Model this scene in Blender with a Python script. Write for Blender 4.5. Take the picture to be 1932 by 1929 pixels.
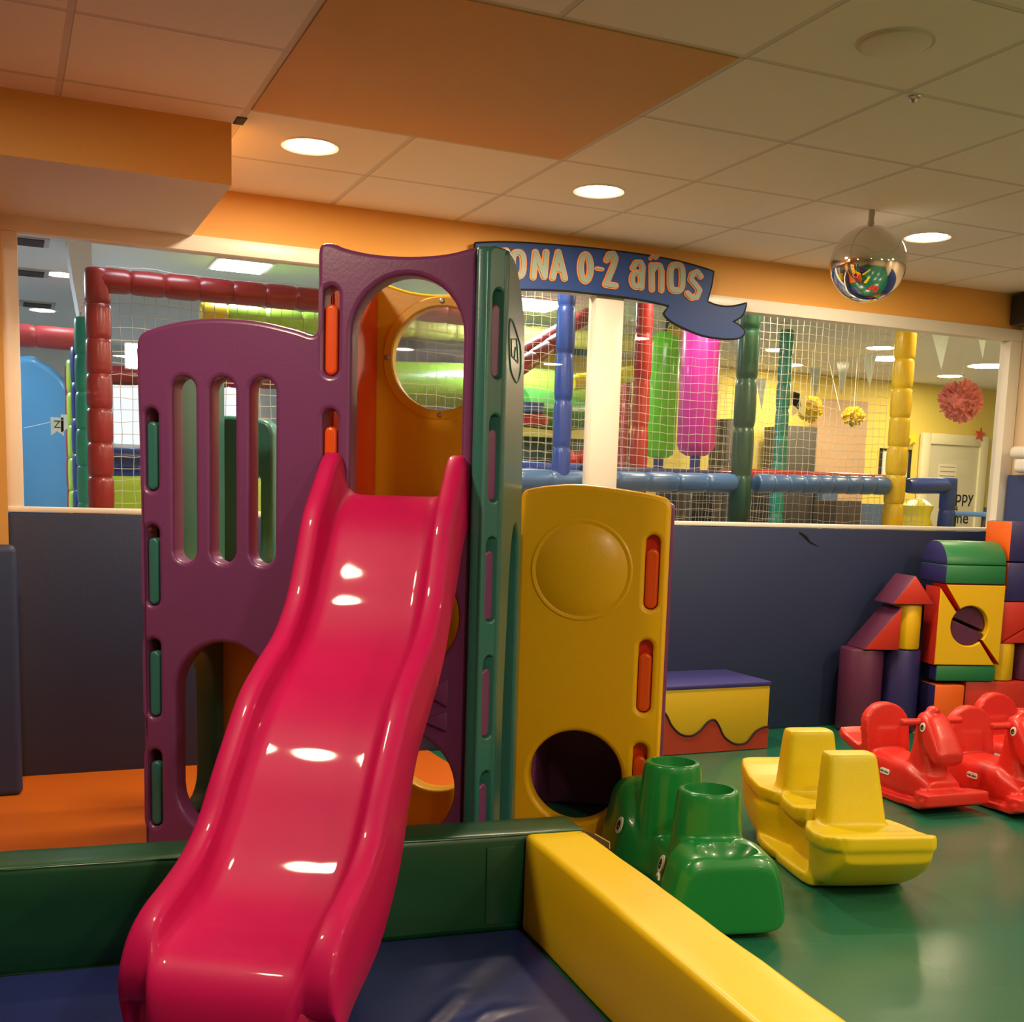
import bpy, bmesh, math, random
import numpy as np
from mathutils import Vector, Matrix
random.seed(7); rng = np.random.default_rng(7)
for o in list(bpy.data.objects): bpy.data.objects.remove(o)
SC = bpy.context.scene; COL = SC.collection
PI = math.pi
# ------------------------------------------------------------------ camera
F, PX, PY, CZ = 2186.0, 966.0, 1228.9, 1.278           # focal length and principal point in pixels of the 1932x1929 frame
yaw, pitch, roll = .4182, -.1340, .0305
fw = np.array([math.sin(yaw)*math.cos(pitch), math.cos(yaw)*math.cos(pitch), math.sin(pitch)])
rt = np.array([math.cos(yaw), -math.sin(yaw), 0.]); up = np.cross(rt, fw)
rt, up = rt*math.cos(roll)+up*math.sin(roll), -rt*math.sin(roll)+up*math.cos(roll)
RC = np.array([rt, -up, fw])
cd = bpy.data.cameras.new('camera'); cam = bpy.data.objects.new('camera', cd); COL.objects.link(cam)
cd.sensor_fit = 'HORIZONTAL'; cd.sensor_width = 36; cd.lens = F/1932*36
cd.shift_x = 0; cd.shift_y = (PY-964.5)/1932
cd.clip_start = .05; cd.clip_end = 100
m = Matrix.Identity(4)
for i in range(3):
    m[i][0] = rt[i]; m[i][1] = up[i]; m[i][2] = -fw[i]
m[2][3] = CZ
cam.matrix_world = m; SC.camera = cam
# ------------------------------------------------------------------ world, exposure
w = bpy.data.worlds.new('world'); SC.world = w; w.use_nodes = True
w.node_tree.nodes['Background'].inputs[0].default_value = (1, .85, .65, 1)
w.node_tree.nodes['Background'].inputs[1].default_value = .02
SC.view_settings.view_transform = 'Standard'; SC.view_settings.look = 'None'
SC.view_settings.exposure = 0.12; SC.view_settings.gamma = 1
LAMP = 370.0                                            # radiance of the play room's round ceiling lamps
HALL = 110.0                                             # radiance of the hall's lamps
WARM = (1.0, .79, .53); COOL = (.78, .90, 1.0); HALLWARM = (1.0, .80, .48)
SC.cycles.max_bounces = 10; SC.cycles.transparent_max_bounces = 16
SC.cycles.sample_clamp_indirect = 6
# ------------------------------------------------------------------ helpers: pixels of the photo to points on known planes
def ray(x, y): return RC.T @ np.array([(x-PX)/F, (y-PY)/F, 1.])
def onz(x, y, z): d = ray(x, y); return d*(z-CZ)/d[2]+[0, 0, CZ]
def ony(x, y, Y): d = ray(x, y); return d*Y/d[1]+[0, 0, CZ]
def onx(x, y, X): d = ray(x, y); return d*X/d[0]+[0, 0, CZ]
PSI = math.radians(33)
U = np.array([math.cos(PSI), -math.sin(PSI), 0.]); V = np.array([math.sin(PSI), math.cos(PSI), 0.]); Z = np.array([0, 0, 1.])
X1 = np.array([1., 0, 0]); Y1 = np.array([0, 1., 0])
BA = math.radians(16)
A = np.array([math.cos(BA), -math.sin(BA), 0.]); B = np.array([math.sin(BA), math.cos(BA), 0.])   # frame of the foam block castle
def onv(x, y, v): d = ray(x, y); P = d*(v/(d@V)); return (P@U, P[2]+CZ)
def onu(x, y, u): d = ray(x, y); P = d*(u/(d@U)); return (P@V, P[2]+CZ)
def onb(x, y, b): d = ray(x, y); P = d*(b/(d@B)); return (P@A, P[2]+CZ)
def uvz(u, v, z): return U*u+V*v+Z*z
def abz(a, b, z): return A*a+B*b+Z*z
# ------------------------------------------------------------------ materials
def srgb(h):
    h = h.lstrip('#'); c = [int(h[i:i+2], 16)/255 for i in (0, 2, 4)]
    return tuple(x/12.92 if x <= .04045 else ((x+.055)/1.055)**2.4 for x in c)
MATS = {}
def mat(name, col, rough=.5, metal=0, coat=0, bump=0, bscale=60, spec=.5, noise=0, nscale=8, stretch=None, croughness=.1):
    if name in MATS: return MATS[name]
    if isinstance(col, str): col = srgb(col)
    M = bpy.data.materials.new(name); M.use_nodes = True; nt = M.node_tree; b = nt.nodes['Principled BSDF']
    b.inputs['Base Color'].default_value = (*col, 1); b.inputs['Roughness'].default_value = rough; b.inputs['Metallic'].default_value = metal
    b.inputs['Coat Weight'].default_value = coat; b.inputs['Coat Roughness'].default_value = croughness; b.inputs['Specular IOR Level'].default_value = spec
    tc = nt.nodes.new('ShaderNodeTexCoord'); vec = tc.outputs['Object']
    if stretch:
        mp = nt.nodes.new('ShaderNodeMapping'); mp.inputs['Scale'].default_value = stretch; nt.links.new(vec, mp.inputs[0]); vec = mp.outputs[0]
    if noise:
        n = nt.nodes.new('ShaderNodeTexNoise'); n.inputs['Scale'].default_value = nscale; n.inputs['Detail'].default_value = 4; nt.links.new(vec, n.inputs['Vector'])
        r = nt.nodes.new('ShaderNodeMapRange'); r.inputs[1].default_value = .3; r.inputs[2].default_value = .7; r.inputs[3].default_value = 1-noise; r.inputs[4].default_value = 1+noise
        nt.links.new(n.outputs[0], r.inputs[0])
        h = nt.nodes.new('ShaderNodeHueSaturation'); h.inputs['Color'].default_value = (*col, 1); nt.links.new(r.outputs[0], h.inputs['Value']); nt.links.new(h.outputs[0], b.inputs['Base Color'])
    if bump:
        n = nt.nodes.new('ShaderNodeTexNoise'); n.inputs['Scale'].default_value = bscale; n.inputs['Detail'].default_value = 3; nt.links.new(vec, n.inputs['Vector'])
        bp = nt.nodes.new('ShaderNodeBump'); bp.inputs['Strength'].default_value = bump; bp.inputs['Distance'].default_value = .01
        nt.links.new(n.outputs[0], bp.inputs['Height']); nt.links.new(bp.outputs[0], b.inputs['Normal'])
    MATS[name] = M; return M
def emit(name, col, s):
    M = bpy.data.materials.new(name); M.use_nodes = True; nt = M.node_tree; nt.nodes.clear()
    e = nt.nodes.new('ShaderNodeEmission'); e.inputs[0].default_value = (*col, 1); e.inputs[1].default_value = s
    o = nt.nodes.new('ShaderNodeOutputMaterial'); nt.links.new(e.outputs[0], o.inputs[0]); return M
def glassmat(name, tint=(1, 1, 1), ior=1.5, rough=0.0, haze=0.0):
    M = bpy.data.materials.new(name); M.use_nodes = True; nt = M.node_tree; nt.nodes.clear()
    t = nt.nodes.new('ShaderNodeBsdfTransparent'); t.inputs[0].default_value = (*tint, 1)
    g = nt.nodes.new('ShaderNodeBsdfGlossy'); g.inputs['Roughness'].default_value = rough
    f = nt.nodes.new('ShaderNodeFresnel'); f.inputs[0].default_value = ior
    x = nt.nodes.new('ShaderNodeMixShader'); nt.links.new(f.outputs[0], x.inputs[0]); nt.links.new(t.outputs[0], x.inputs[1]); nt.links.new(g.outputs[0], x.inputs[2])
    out = x
    if haze:
        d = nt.nodes.new('ShaderNodeBsdfDiffuse'); d.inputs[0].default_value = (.8, .85, .85, 1)
        x2 = nt.nodes.new('ShaderNodeMixShader'); x2.inputs[0].default_value = haze; nt.links.new(x.outputs[0], x2.inputs[1]); nt.links.new(d.outputs[0], x2.inputs[2]); out = x2
    o = nt.nodes.new('ShaderNodeOutputMaterial'); nt.links.new(out.outputs[0], o.inputs[0]); return M
pl = dict(rough=.34, bump=.05, bscale=90, coat=.25, croughness=.18)          # moulded plastic
vn = dict(rough=.38, bump=.10, bscale=14, coat=.15, croughness=.2)           # padded vinyl
M_pink = mat('pink_plastic', (.57, .005, .104), rough=.5, spec=.2, coat=.15, croughness=.05, bump=.012, bscale=30, noise=.05, nscale=6)
M_purple = mat('purple_plastic', (.185, .042, .160), **pl)
M_teal = mat('teal_plastic', (.030, .165, .150), **pl)
M_yel = mat('yellow_plastic', (.90, .49, .003), **dict(pl, coat=.1))
M_oran = mat('orange_plastic', (.85, .085, .004), **pl)
M_redpl = mat('red_plastic', (.70, .022, .014), rough=.38, bump=.06, bscale=120, coat=.2, croughness=.2)
M_yel2 = mat('lemon_plastic', (.78, .60, .003), rough=.40, bump=.06, bscale=120, coat=.08, croughness=.2)
M_grn = mat('green_plastic', (.008, .24, .045), rough=.3, bump=.03, bscale=80, coat=.4, croughness=.12)
M_vgreen = mat('dark_green_vinyl', (.005, .072, .029), **vn)
M_vyel = mat('yellow_vinyl', (.86, .60, .002), rough=.40, bump=.12, bscale=7, coat=.1, croughness=.2)
M_vblue = mat('navy_vinyl', (.018, .028, .15), rough=.3, bump=.25, bscale=5, coat=.3, croughness=.2, stretch=(1, 1.8, 1))
M_wallpad = mat('wall_pad_vinyl', (.019, .031, .090), rough=.55, bump=.12, bscale=160)
M_fgreen = mat('floor_green_vinyl', (.012, .135, .078), rough=.26, bump=.16, bscale=4, coat=.25, croughness=.15, noise=.08, nscale=3)
M_forange = mat('floor_orange_vinyl', (.62, .135, .008), rough=.36, bump=.12, bscale=4, coat=.15)
M_white = mat('white_trim_paint', (.82, .77, .68), rough=.35, bump=.02, bscale=40)
M_owall = mat('orange_wall_paint', (.76, .37, .075), rough=.6, bump=.05, bscale=200)
M_bwall = mat('beige_wall_paint', (.72, .55, .36), rough=.6, bump=.05, bscale=200)
M_oceil = mat('orange_ceiling_paint', (.68, .34, .06), rough=.6, bump=.05, bscale=200)
M_dark = mat('near_black', (.01, .009, .008), rough=.8)  # near-black of the piping, sign edge, pad tear and ceiling crack
M_black = mat('black_plastic', (.012, .012, .013), rough=.4)
M_metal = mat('brushed_steel', (.6, .58, .54), rough=.3, metal=1)
M_foil = mat('mirror_foil', (.82, .80, .79), rough=.05, metal=1, bump=.05, bscale=9)
VC = dict(red=(.58, .028, .012), orange=(.86, .13, .006), yellow=(.84, .50, .004), green=(.022, .19, .065), indigo=(.028, .022, .13), purple=(.11, .02, .065),
          blue=(.03, .04, .22), lime=(.3, .55, .03), lemon=(.75, .56, .02))
def vinyl(c): return mat(c+'_foam_vinyl', VC[c], rough=.42, bump=.12, bscale=12, coat=.1, croughness=.25)
def pad(name, c): return mat(name, c, rough=.33, bump=.15, bscale=25, coat=.25, croughness=.2)
# ------------------------------------------------------------------ mesh helpers
def empty(name, loc, label=None, cat=None, group=None, rz=0, kind=None):
    o = bpy.data.objects.new(name, None); COL.objects.link(o); o.location = loc; o.rotation_euler = (0, 0, rz); o.empty_display_size = .1
    tag(o, label, cat, group, kind); return o
def tag(o, label=None, cat=None, group=None, kind=None):
    if label: o['label'] = label
    if cat: o['category'] = cat
    if group: o['group'] = group
    if kind: o['kind'] = kind
    return o
def obj(name, bm, m, parent=None, smooth=40, loc=None, local=False):
    """link a bmesh given in world coordinates as one object, its origin at its base"""
    if isinstance(bm, bmesh.types.BMesh):
        me = bpy.data.meshes.new(name); bmesh.ops.recalc_face_normals(bm, faces=bm.faces[:]); bm.to_mesh(me); bm.free()
    else: me = bm; me.name = name
    if not local:
        if parent is not None: off = Vector(parent.location)
        elif loc is not None: off = Vector(loc)
        else:
            n = len(me.vertices); co = np.empty(n*3); me.vertices.foreach_get('co', co); co = co.reshape(-1, 3)
            off = Vector(((co[:, 0].min()+co[:, 0].max())/2, (co[:, 1].min()+co[:, 1].max())/2, co[:, 2].min()))
        me.transform(Matrix.Translation(-off))
    if smooth:
        me.shade_smooth(); me.set_sharp_from_angle(angle=math.radians(smooth))
    me.materials.clear()
    for mm in (m if isinstance(m, (list, tuple)) else [m]): me.materials.append(mm)
    o = bpy.data.objects.new(name, me); COL.objects.link(o)
    if parent is not None: o.parent = parent
    elif not local: o.location = off
    return o
def struct(name, bm, m, smooth=40): return tag(obj(name, bm, m, smooth=smooth), kind='structure')
def nb(): return bmesh.new()
def addmesh(bm, me):
    bm.from_mesh(me); bpy.data.meshes.remove(me); return bm
def rotm(x, y, z=None):
    x = np.array(x, float); y = np.array(y, float); z = np.cross(x, y) if z is None else np.array(z, float)
    return Matrix(((x[0], y[0], z[0]), (x[1], y[1], z[1]), (x[2], y[2], z[2]))).to_4x4()
def box(bm, lo, hi, O=(0, 0, 0), ax=None, bev=0, seg=2):
    """box between two corners, in the frame ax=(x,y,z) about O"""
    lo = np.array(lo, float); hi = np.array(hi, float); t = bmesh.new(); bmesh.ops.create_cube(t, size=1)
    c = (lo+hi)/2; s = np.abs(hi-lo)
    bmesh.ops.scale(t, vec=s, verts=t.verts)
    if bev: bmesh.ops.bevel(t, geom=t.edges[:], offset=min(bev, s.min()*.49), segments=seg, profile=.5, affect='EDGES')
    bmesh.ops.translate(t, vec=c, verts=t.verts)
    M = rotm(*ax) if ax is not None else Matrix.Identity(4)
    M = Matrix.Translation(Vector(O)) @ M
    bmesh.ops.transform(t, matrix=M, verts=t.verts)
    me = bpy.data.meshes.new('t'); t.to_mesh(me); t.free(); return addmesh(bm, me)
UVZ = (U, V, Z); ABZ = (A, B, Z)
def prism(bm, poly, O, ex, ey, dvec, bev=0):
    ex, ey, dvec, O = map(lambda q: np.array(q, float), (ex, ey, dvec, O)); t = bmesh.new()
    vs = [t.verts.new(O+ex*p[0]+ey*p[1]) for p in poly]; ws = [t.verts.new(O+ex*p[0]+ey*p[1]+dvec) for p in poly]; n = len(poly)
    t.faces.new(vs); t.faces.new(ws[::-1])
    for i in range(n): t.faces.new([vs[i], vs[(i+1) % n], ws[(i+1) % n], ws[i]])
    bmesh.ops.recalc_face_normals(t, faces=t.faces[:])
    if bev: bmesh.ops.bevel(t, geom=t.edges[:], offset=bev, segments=2, profile=.5, affect='EDGES')
    me = bpy.data.meshes.new('t'); t.to_mesh(me); t.free(); return addmesh(bm, me)
def frame_of(d):
    d = np.array(d, float); d = d/np.linalg.norm(d); a = np.array([0, 0, 1.]) if abs(d[2]) < .9 else np.array([1., 0, 0])
    x = np.cross(a, d); x /= np.linalg.norm(x); return x, np.cross(d, x), d
def tube(bm, pts, r, n=12, caps=True):
    pts = [np.array(p, float) for p in pts]; rs = r if hasattr(r, '__len__') else [r]*len(pts); rings = []; px = None
    for i, p in enumerate(pts):
        d = pts[min(i+1, len(pts)-1)]-pts[max(i-1, 0)]; d = d/np.linalg.norm(d)
        if px is None: x, y, _ = frame_of(d)
        else: x = px-d*(px@d); x /= np.linalg.norm(x); y = np.cross(d, x)
        px = x
        rings.append([bm.verts.new(p+rs[i]*(x*math.cos(2*PI*k/n)+y*math.sin(2*PI*k/n))) for k in range(n)])
    for a, b in zip(rings, rings[1:]):
        for k in range(n): bm.faces.new([a[k], a[(k+1) % n], b[(k+1) % n], b[k]])
    if caps: bm.faces.new(rings[0][::-1]); bm.faces.new(rings[-1])
    return bm
def ptube(bm, p0, p1, r, seg=.22, n=16):
    """padded tube: sleeves with tied, pinched joints"""
    p0 = np.array(p0, float); p1 = np.array(p1, float); L = np.linalg.norm(p1-p0); k = max(1, round(L/seg)); pts = []; rs = []
    for i in range(k):
        j = 1+.05*(rng.random()-.5)
        for t, q in ((.0, .86), (.04, .95), (.15, 1.), (.5, 1.02), (.85, 1.), (.96, .95)):
            pts.append(p0+(p1-p0)*(i+t)/k); rs.append(r*q*(j if .1 < t < .9 else 1))
    pts.append(p1); rs.append(r*.86); return tube(bm, pts, rs, n)
def lathe(bm, prof, O, n=40, ax=None):
    """profile of (r, h) about the third axis of ax"""
    X, Y, H = (X1, Y1, Z) if ax is None else ax; O = np.array(O, float); rings = []
    for r, h in prof:
        if r < 1e-6: rings.append([bm.verts.new(O+H*h)])
        else: rings.append([bm.verts.new(O+H*h+r*(X*math.cos(2*PI*k/n)+Y*math.sin(2*PI*k/n))) for k in range(n)])
    for a, b in zip(rings, rings[1:]):
        for k in range(n):
            q = [a[k % len(a)], a[(k+1) % len(a)], b[(k+1) % len(b)], b[k % len(b)]]; q2 = []
            for v_ in q:
                if v_ not in q2: q2.append(v_)
            if len(q2) > 2: bm.faces.new(q2)
    return bm
def smoothline(pts, k=6, closed=False):
    P = [np.array(p, float) for p in pts]; n = len(P); out = []
    for i in range(n if closed else n-1):
        if closed: a, b, c, d = P[i-1], P[i], P[(i+1) % n], P[(i+2) % n]
        else: a, b, c, d = P[max(i-1, 0)], P[i], P[i+1], P[min(i+2, n-1)]
        for j in range(k):
            t = j/k; out.append(.5*((2*b)+(c-a)*t+(2*a-5*b+4*c-d)*t*t+(3*b-a-3*c+d)*t**3))
    if not closed: out.append(P[-1])
    return out
def stadium(u0, u1, z0, z1, n=10):
    r = (u1-u0)/2; c = (u0+u1)/2; o = []
    for k in range(n+1): t = PI*k/n; o.append((c+r*math.cos(t), z1-r+r*math.sin(t)))
    for k in range(n+1): t = PI+PI*k/n; o.append((c+r*math.cos(t), z0+r+r*math.sin(t)))
    return o
def circle(c, r, n=40): return [(c[0]+r*math.cos(2*PI*k/n), c[1]+r*math.sin(2*PI*k/n)) for k in range(n)]
def rrect(u0, u1, z0, z1, r, n=6):
    o = []
    for cx, cy, a in ((u1-r, z1-r, 0), (u0+r, z1-r, PI/2), (u0+r, z0+r, PI), (u1-r, z0+r, 1.5*PI)):
        for k in range(n+1): t = a+PI/2*k/n; o.append((cx+r*math.cos(t), cy+r*math.sin(t)))
    return o
def panel(bm, outer, holes, O, ex, ey, thick, bev=.012, res=3):
    """a plate with rounded rims; outline and holes in the plane (ex, ey), front face through O, running back by thick along ex x ey reversed"""
    cu = bpy.data.curves.new('t', 'CURVE'); cu.dimensions = '2D'; cu.fill_mode = 'BOTH'
    for pts in [outer]+list(holes):
        s = cu.splines.new('POLY'); s.points.add(len(pts)-1); s.use_cyclic_u = True
        for p, q in zip(s.points, pts): p.co = (q[0], q[1], 0, 1)
    cu.extrude = thick/2-bev; cu.bevel_depth = bev; cu.bevel_resolution = res; cu.offset = -bev
    o = bpy.data.objects.new('t', cu); COL.objects.link(o)
    me = bpy.data.meshes.new_from_object(o.evaluated_get(bpy.context.evaluated_depsgraph_get()))
    bpy.data.objects.remove(o); bpy.data.curves.remove(cu)
    ex = np.array(ex, float); ey = np.array(ey, float); nz = np.cross(ex, ey)
    me.transform(Matrix.Translation(Vector(np.array(O, float)-nz*thick/2)) @ rotm(ex, ey))
    return addmesh(bm, me)
def remeshed(bm, voxel, it=6, fac=.5):
    me = bpy.data.meshes.new('t'); bmesh.ops.recalc_face_normals(bm, faces=bm.faces[:]); bm.to_mesh(me); bm.free(); o = bpy.data.objects.new('t', me); COL.objects.link(o)
    r = o.modifiers.new('r', 'REMESH'); r.mode = 'VOXEL'; r.voxel_size = voxel
    s = o.modifiers.new('s', 'SMOOTH'); s.iterations = it; s.factor = fac
    out = bpy.data.meshes.new_from_object(o.evaluated_get(bpy.context.evaluated_depsgraph_get()))
    bpy.data.objects.remove(o); bpy.data.meshes.remove(me); return out
def children(o): return [c for c in bpy.data.objects if c.parent == o]
def copy_tree(o, parent=None):
    c = o.copy(); COL.objects.link(c)
    if parent is not None: c.parent = parent
    for ch in children(o): copy_tree(ch, c)
    return c
def text_mesh(bm, s, size, O, ex, ey, depth=.001):
    cu = bpy.data.curves.new('t', 'FONT'); cu.body = s; cu.size = size; cu.extrude = depth; cu.align_x = 'CENTER'; cu.align_y = 'CENTER'
    o = bpy.data.objects.new('t', cu); COL.objects.link(o)
    me = bpy.data.meshes.new_from_object(o.evaluated_get(bpy.context.evaluated_depsgraph_get()))
    bpy.data.objects.remove(o); bpy.data.curves.remove(cu)
    me.transform(Matrix.Translation(Vector(O)) @ rotm(ex, ey)); return addmesh(bm, me)
# ================================================================== THE SETTING
YW, XR, HC = 5.36, 5.68, 2.559                         # window wall, side wall, ceiling height
WT, WB = 2.285, 1.166                                   # glass top and bottom
WX0, WX1 = .10, 5.585
# floor: green vinyl, an orange part on the left and behind, an orange corner under the foam blocks
b = nb(); box(b, (-4, -4, -.1), (XR+.1, YW+.1, 0)); struct('floor', b, M_fgreen, smooth=0)
b = nb(); prism(b, [(-4, 3.3), (1.93, 3.3), (1.93, YW), (-4, YW)], (0, 0, 0), X1, Y1, Z*.004)
tag(obj('floor_mat', b, M_forange, smooth=0), 'orange vinyl floor mat under the climbing tower and along the navy wall pads', 'mat')
b = nb(); prism(b, [(4.43, YW), (4.83, 4.93), (XR, 4.62), (XR, YW)], (0, 0, 0), X1, Y1, Z*.004)
tag(obj('floor_mat', b, M_forange, smooth=0), 'orange vinyl floor patch under the purple foam cylinder in the corner', 'mat')
# walls
b = nb(); box(b, (-4, YW, -.1), (XR+.1, YW+.1, WB-.03)); box(b, (-4, YW, WT+.06), (XR+.1, YW+.1, HC+.1)); box(b, (-4, YW, WB-.03), (WX0-.075, YW+.1, WT+.06)); box(b, (XR-.02, YW, WB-.03), (XR+.1, YW+.1, WT+.06))
struct('wall_back', b, M_owall, smooth=0)
b = nb(); box(b, (XR, -4, -.1), (XR+.1, YW, HC+.1)); struct('wall_right', b, M_bwall, smooth=0)
b = nb(); box(b, (-4.1, -4, -.1), (-4, YW, HC+.1)); struct('wall_left', b, M_bwall, smooth=0)
b = nb(); box(b, (-4.1, -4.1, -.1), (XR+.1, -4, HC+.1)); struct('wall_front', b, M_bwall, smooth=0)
b = nb(); box(b, (-1.6, 5.06, 0), (.035, YW, 2.346)); struct('pillar', b, M_owall, smooth=0)
b = nb(); box(b, (-4, 4.385, 2.346), (.795, YW, HC)); o = struct('beam', b, [M_owall, mat('grey_soffit_paint', (.64, .58, .53), rough=.6)], smooth=0)
for p in o.data.polygons:
    if p.normal.z < -.5: p.material_index = 1
# ceiling of 60 cm tiles: grid lines fall where the photo's tees run
GX, GY = .8174, 3.0061
Mc = bpy.data.materials.new('ceiling_tiles'); Mc.use_nodes = True; nt = Mc.node_tree; bs = nt.nodes['Principled BSDF']; bs.inputs['Roughness'].default_value = .75
geo = nt.nodes.new('ShaderNodeNewGeometry'); sx = nt.nodes.new('ShaderNodeSeparateXYZ'); nt.links.new(geo.outputs['Position'], sx.inputs[0])
def mth(op, a, b_=None):
    n = nt.nodes.new('ShaderNodeMath'); n.operation = op
    for i, q in enumerate((a, b_)):
        if q is None: continue
        if isinstance(q, (int, float)): n.inputs[i].default_value = q
        else: nt.links.new(q, n.inputs[i])
    return n.outputs[0]
def line(src, off, wd):
    f = mth('FRACT', mth('DIVIDE', mth('ADD', src, 60*.6-off), .6)); dd = mth('ABSOLUTE', mth('SUBTRACT', f, .5)); return mth('GREATER_THAN', dd, .5-wd/2/.6)
lx = line(sx.outputs[0], GX, .020); ly = line(sx.outputs[1], GY, .020)
gap = mth('MAXIMUM', line(sx.outputs[0], GX+.011, .0035), line(sx.outputs[1], GY+.011, .0035))
tee = mth('MAXIMUM', lx, ly)
nz = nt.nodes.new('ShaderNodeTexNoise'); nz.inputs['Scale'].default_value = 2.2; nt.links.new(geo.outputs['Position'], nz.inputs['Vector'])
gapn = mth('MULTIPLY', gap, mth('MULTIPLY', nz.outputs[0], .95))
mx = nt.nodes.new('ShaderNodeMix'); mx.data_type = 'RGBA'; mx.inputs[6].default_value = (.86, .76, .64, 1); mx.inputs[7].default_value = (.68, .59, .49, 1); nt.links.new(tee, mx.inputs[0])
mx2 = nt.nodes.new('ShaderNodeMix'); mx2.data_type = 'RGBA'; mx2.inputs[7].default_value = (.10, .08, .06, 1); nt.links.new(gapn, mx2.inputs[0]); nt.links.new(mx.outputs[2], mx2.inputs[6])
nt.links.new(mx2.outputs[2], bs.inputs['Base Color'])
n2 = nt.nodes.new('ShaderNodeTexNoise'); n2.inputs['Scale'].default_value = 300; bp = nt.nodes.new('ShaderNodeBump'); bp.inputs['Strength'].default_value = .12; bp.inputs['Distance'].default_value = .004
nt.links.new(geo.outputs['Position'], n2.inputs['Vector']); nt.links.new(n2.outputs[0], bp.inputs['Height']); nt.links.new(bp.outputs[0], bs.inputs['Normal'])
b = nb(); box(b, (-4, -4, HC), (XR+.1, YW+.1, HC+.1)); struct('ceiling', b, Mc, smooth=0)
b = nb(); box(b, (GX+.012, GY+.012, HC-.004), (GX+1.188, GY+1.188, HC+.01)); struct('trim_1', b, M_oceil, smooth=0)
b = nb(); box(b, (.80, 4.30, HC-.003), (.835, 4.385, HC+.01)); struct('trim_2', b, M_dark, smooth=0)
# the long window
win = empty('window_1', (2.84, YW, WB), kind='structure')
def wpart(name, lo, hi, m, bev=.004):
    b = nb(); box(b, lo, hi, bev=bev); return obj(name, b, m, win, smooth=30)
wpart('top_rail', (WX0-.075, YW-.022, WT), (XR-.005, YW+.06, WT+.068), M_white)
wpart('side_rail', (WX0-.075, YW-.022, WB-.02), (WX0, YW+.06, WT), M_white)
wpart('side_rail', (WX1, YW-.022, WB-.02), (XR-.005, YW+.06, WT), M_white)
wpart('mullion', (2.777, YW-.022, WB), (2.937, YW+.06, WT), M_white)
wpart('sill', (WX0-.09, YW-.03, WB-.022), (XR-.005, YW+.09, WB), M_white)
M_glass = glassmat('window_glass', (.97, .985, .98), ior=1.52)
b = nb(); prism(b, [(WX0, WB), (2.777, WB), (2.777, WT), (WX0, WT)], (0, YW+.03, 0), X1, Z, Y1*.0001); bmesh.ops.delete(b, geom=[f for f in b.faces if f.calc_center_median().y > YW+.03005 or abs(f.normal.y) < .5], context='FACES'); obj('glass_pane', b, M_glass, win, smooth=0)
b = nb(); prism(b, [(2.937, WB), (WX1, WB), (WX1, WT), (2.937, WT)], (0, YW+.03, 0), X1, Z, Y1*.0001); bmesh.ops.delete(b, geom=[f for f in b.faces if f.calc_center_median().y > YW+.03005 or abs(f.normal.y) < .5], context='FACES'); obj('glass_pane', b, M_glass, win, smooth=0)
# padded wall coverings
b = nb(); box(b, (.035, YW-.03, .0), (XR-.03, YW, WB-.024), bev=.008)
wp = obj('wall_pad', b, M_wallpad); tag(wp, 'long navy wall pad below the white window sill, with a small tear', 'wall pad')
tp = [ony(*q, YW-.031) for q in [(1508, 1004), (1520, 1012), (1527, 1022), (1536, 1027), (1544, 1031)]]
b = nb(); tube(b, tp, [.004, .009, .005, .003, .001], 6); obj('tear', b, M_dark, wp)
b = nb(); box(b, (-1.6, 5.0, .0), (.062, 5.06, 1.022), bev=.03, seg=4)
tag(obj('wall_pad', b, M_wallpad), 'dark navy pad with rounded corners wrapped on the pillar left of the tower', 'wall pad')
b = nb(); box(b, (XR-.045, 1.5, .0), (XR, YW-.031, 1.49), bev=.008)
tag(obj('wall_pad', b, mat('blue_wall_pad_vinyl', (.03, .05, .17), rough=.5, bump=.1, bscale=120)), 'blue wall pad on the beige side wall behind the foam blocks', 'wall pad')
# ceiling lamps
M_lamp = emit('lamp_glow', WARM, LAMP)
def lamp(x, y, r=.092, label=None, group=None):
    t = empty('ceiling_light', (x, y, HC), label, 'ceiling light', group)
    b = nb(); lathe(b, [(r, -.004), (r+.016, -.006), (r+.022, 0)], (x, y, HC)); obj('rim', b, M_white, t)
    b = nb(); lathe(b, [(0, -.005), (r*.7, -.005), (r, -.003)], (x, y, HC)); obj('diffuser', b, M_lamp, t); return t
lamp(1.111, 4.516, label='round glowing ceiling light at the corner of the orange ceiling panel')
lamp(2.351, 4.535, label='round glowing ceiling light above the blue ribbon sign')
lamp(4.094, 4.478, label='round glowing ceiling light beside the hanging silver balloon')
for (x, y) in ((-.05, 2.90), (4.75, 2.40), (1.35, .7), (3.4, .5), (5.0, .3), (1.2, -1.9), (3.6, -1.9)):
    lamp(x, y, label='round ceiling light in the rows further back in the play room', group='lights over the near half of the room')
t = empty('ceiling_vent', (2.321, 2.72, HC), 'round beige vent cover lying flat on the bare ceiling tiles', 'vent')
b = nb(); lathe(b, [(0, -.012), (.088, -.012), (.095, -.008), (.097, 0)], (2.321, 2.72, HC)); obj('cover', b, mat('vent_cover', (.78, .68, .56), rough=.7), t)
b = nb(); lathe(b, [(.097, -.001), (.106, -.004), (.111, 0)], (2.321, 2.72, HC)); obj('rim', b, mat('vent_rim', (.70, .61, .50), rough=.7), t)
p = onz(1724, 183, HC)
b = nb(); lathe(b, [(0, -.02), (.008, -.018), (.012, -.008), (.022, -.004), (.024, 0)], p, n=20); tag(obj('ceiling_hook', b, M_metal), 'tiny metal hook cap on the ceiling near the vent cover', 'hook')
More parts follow.
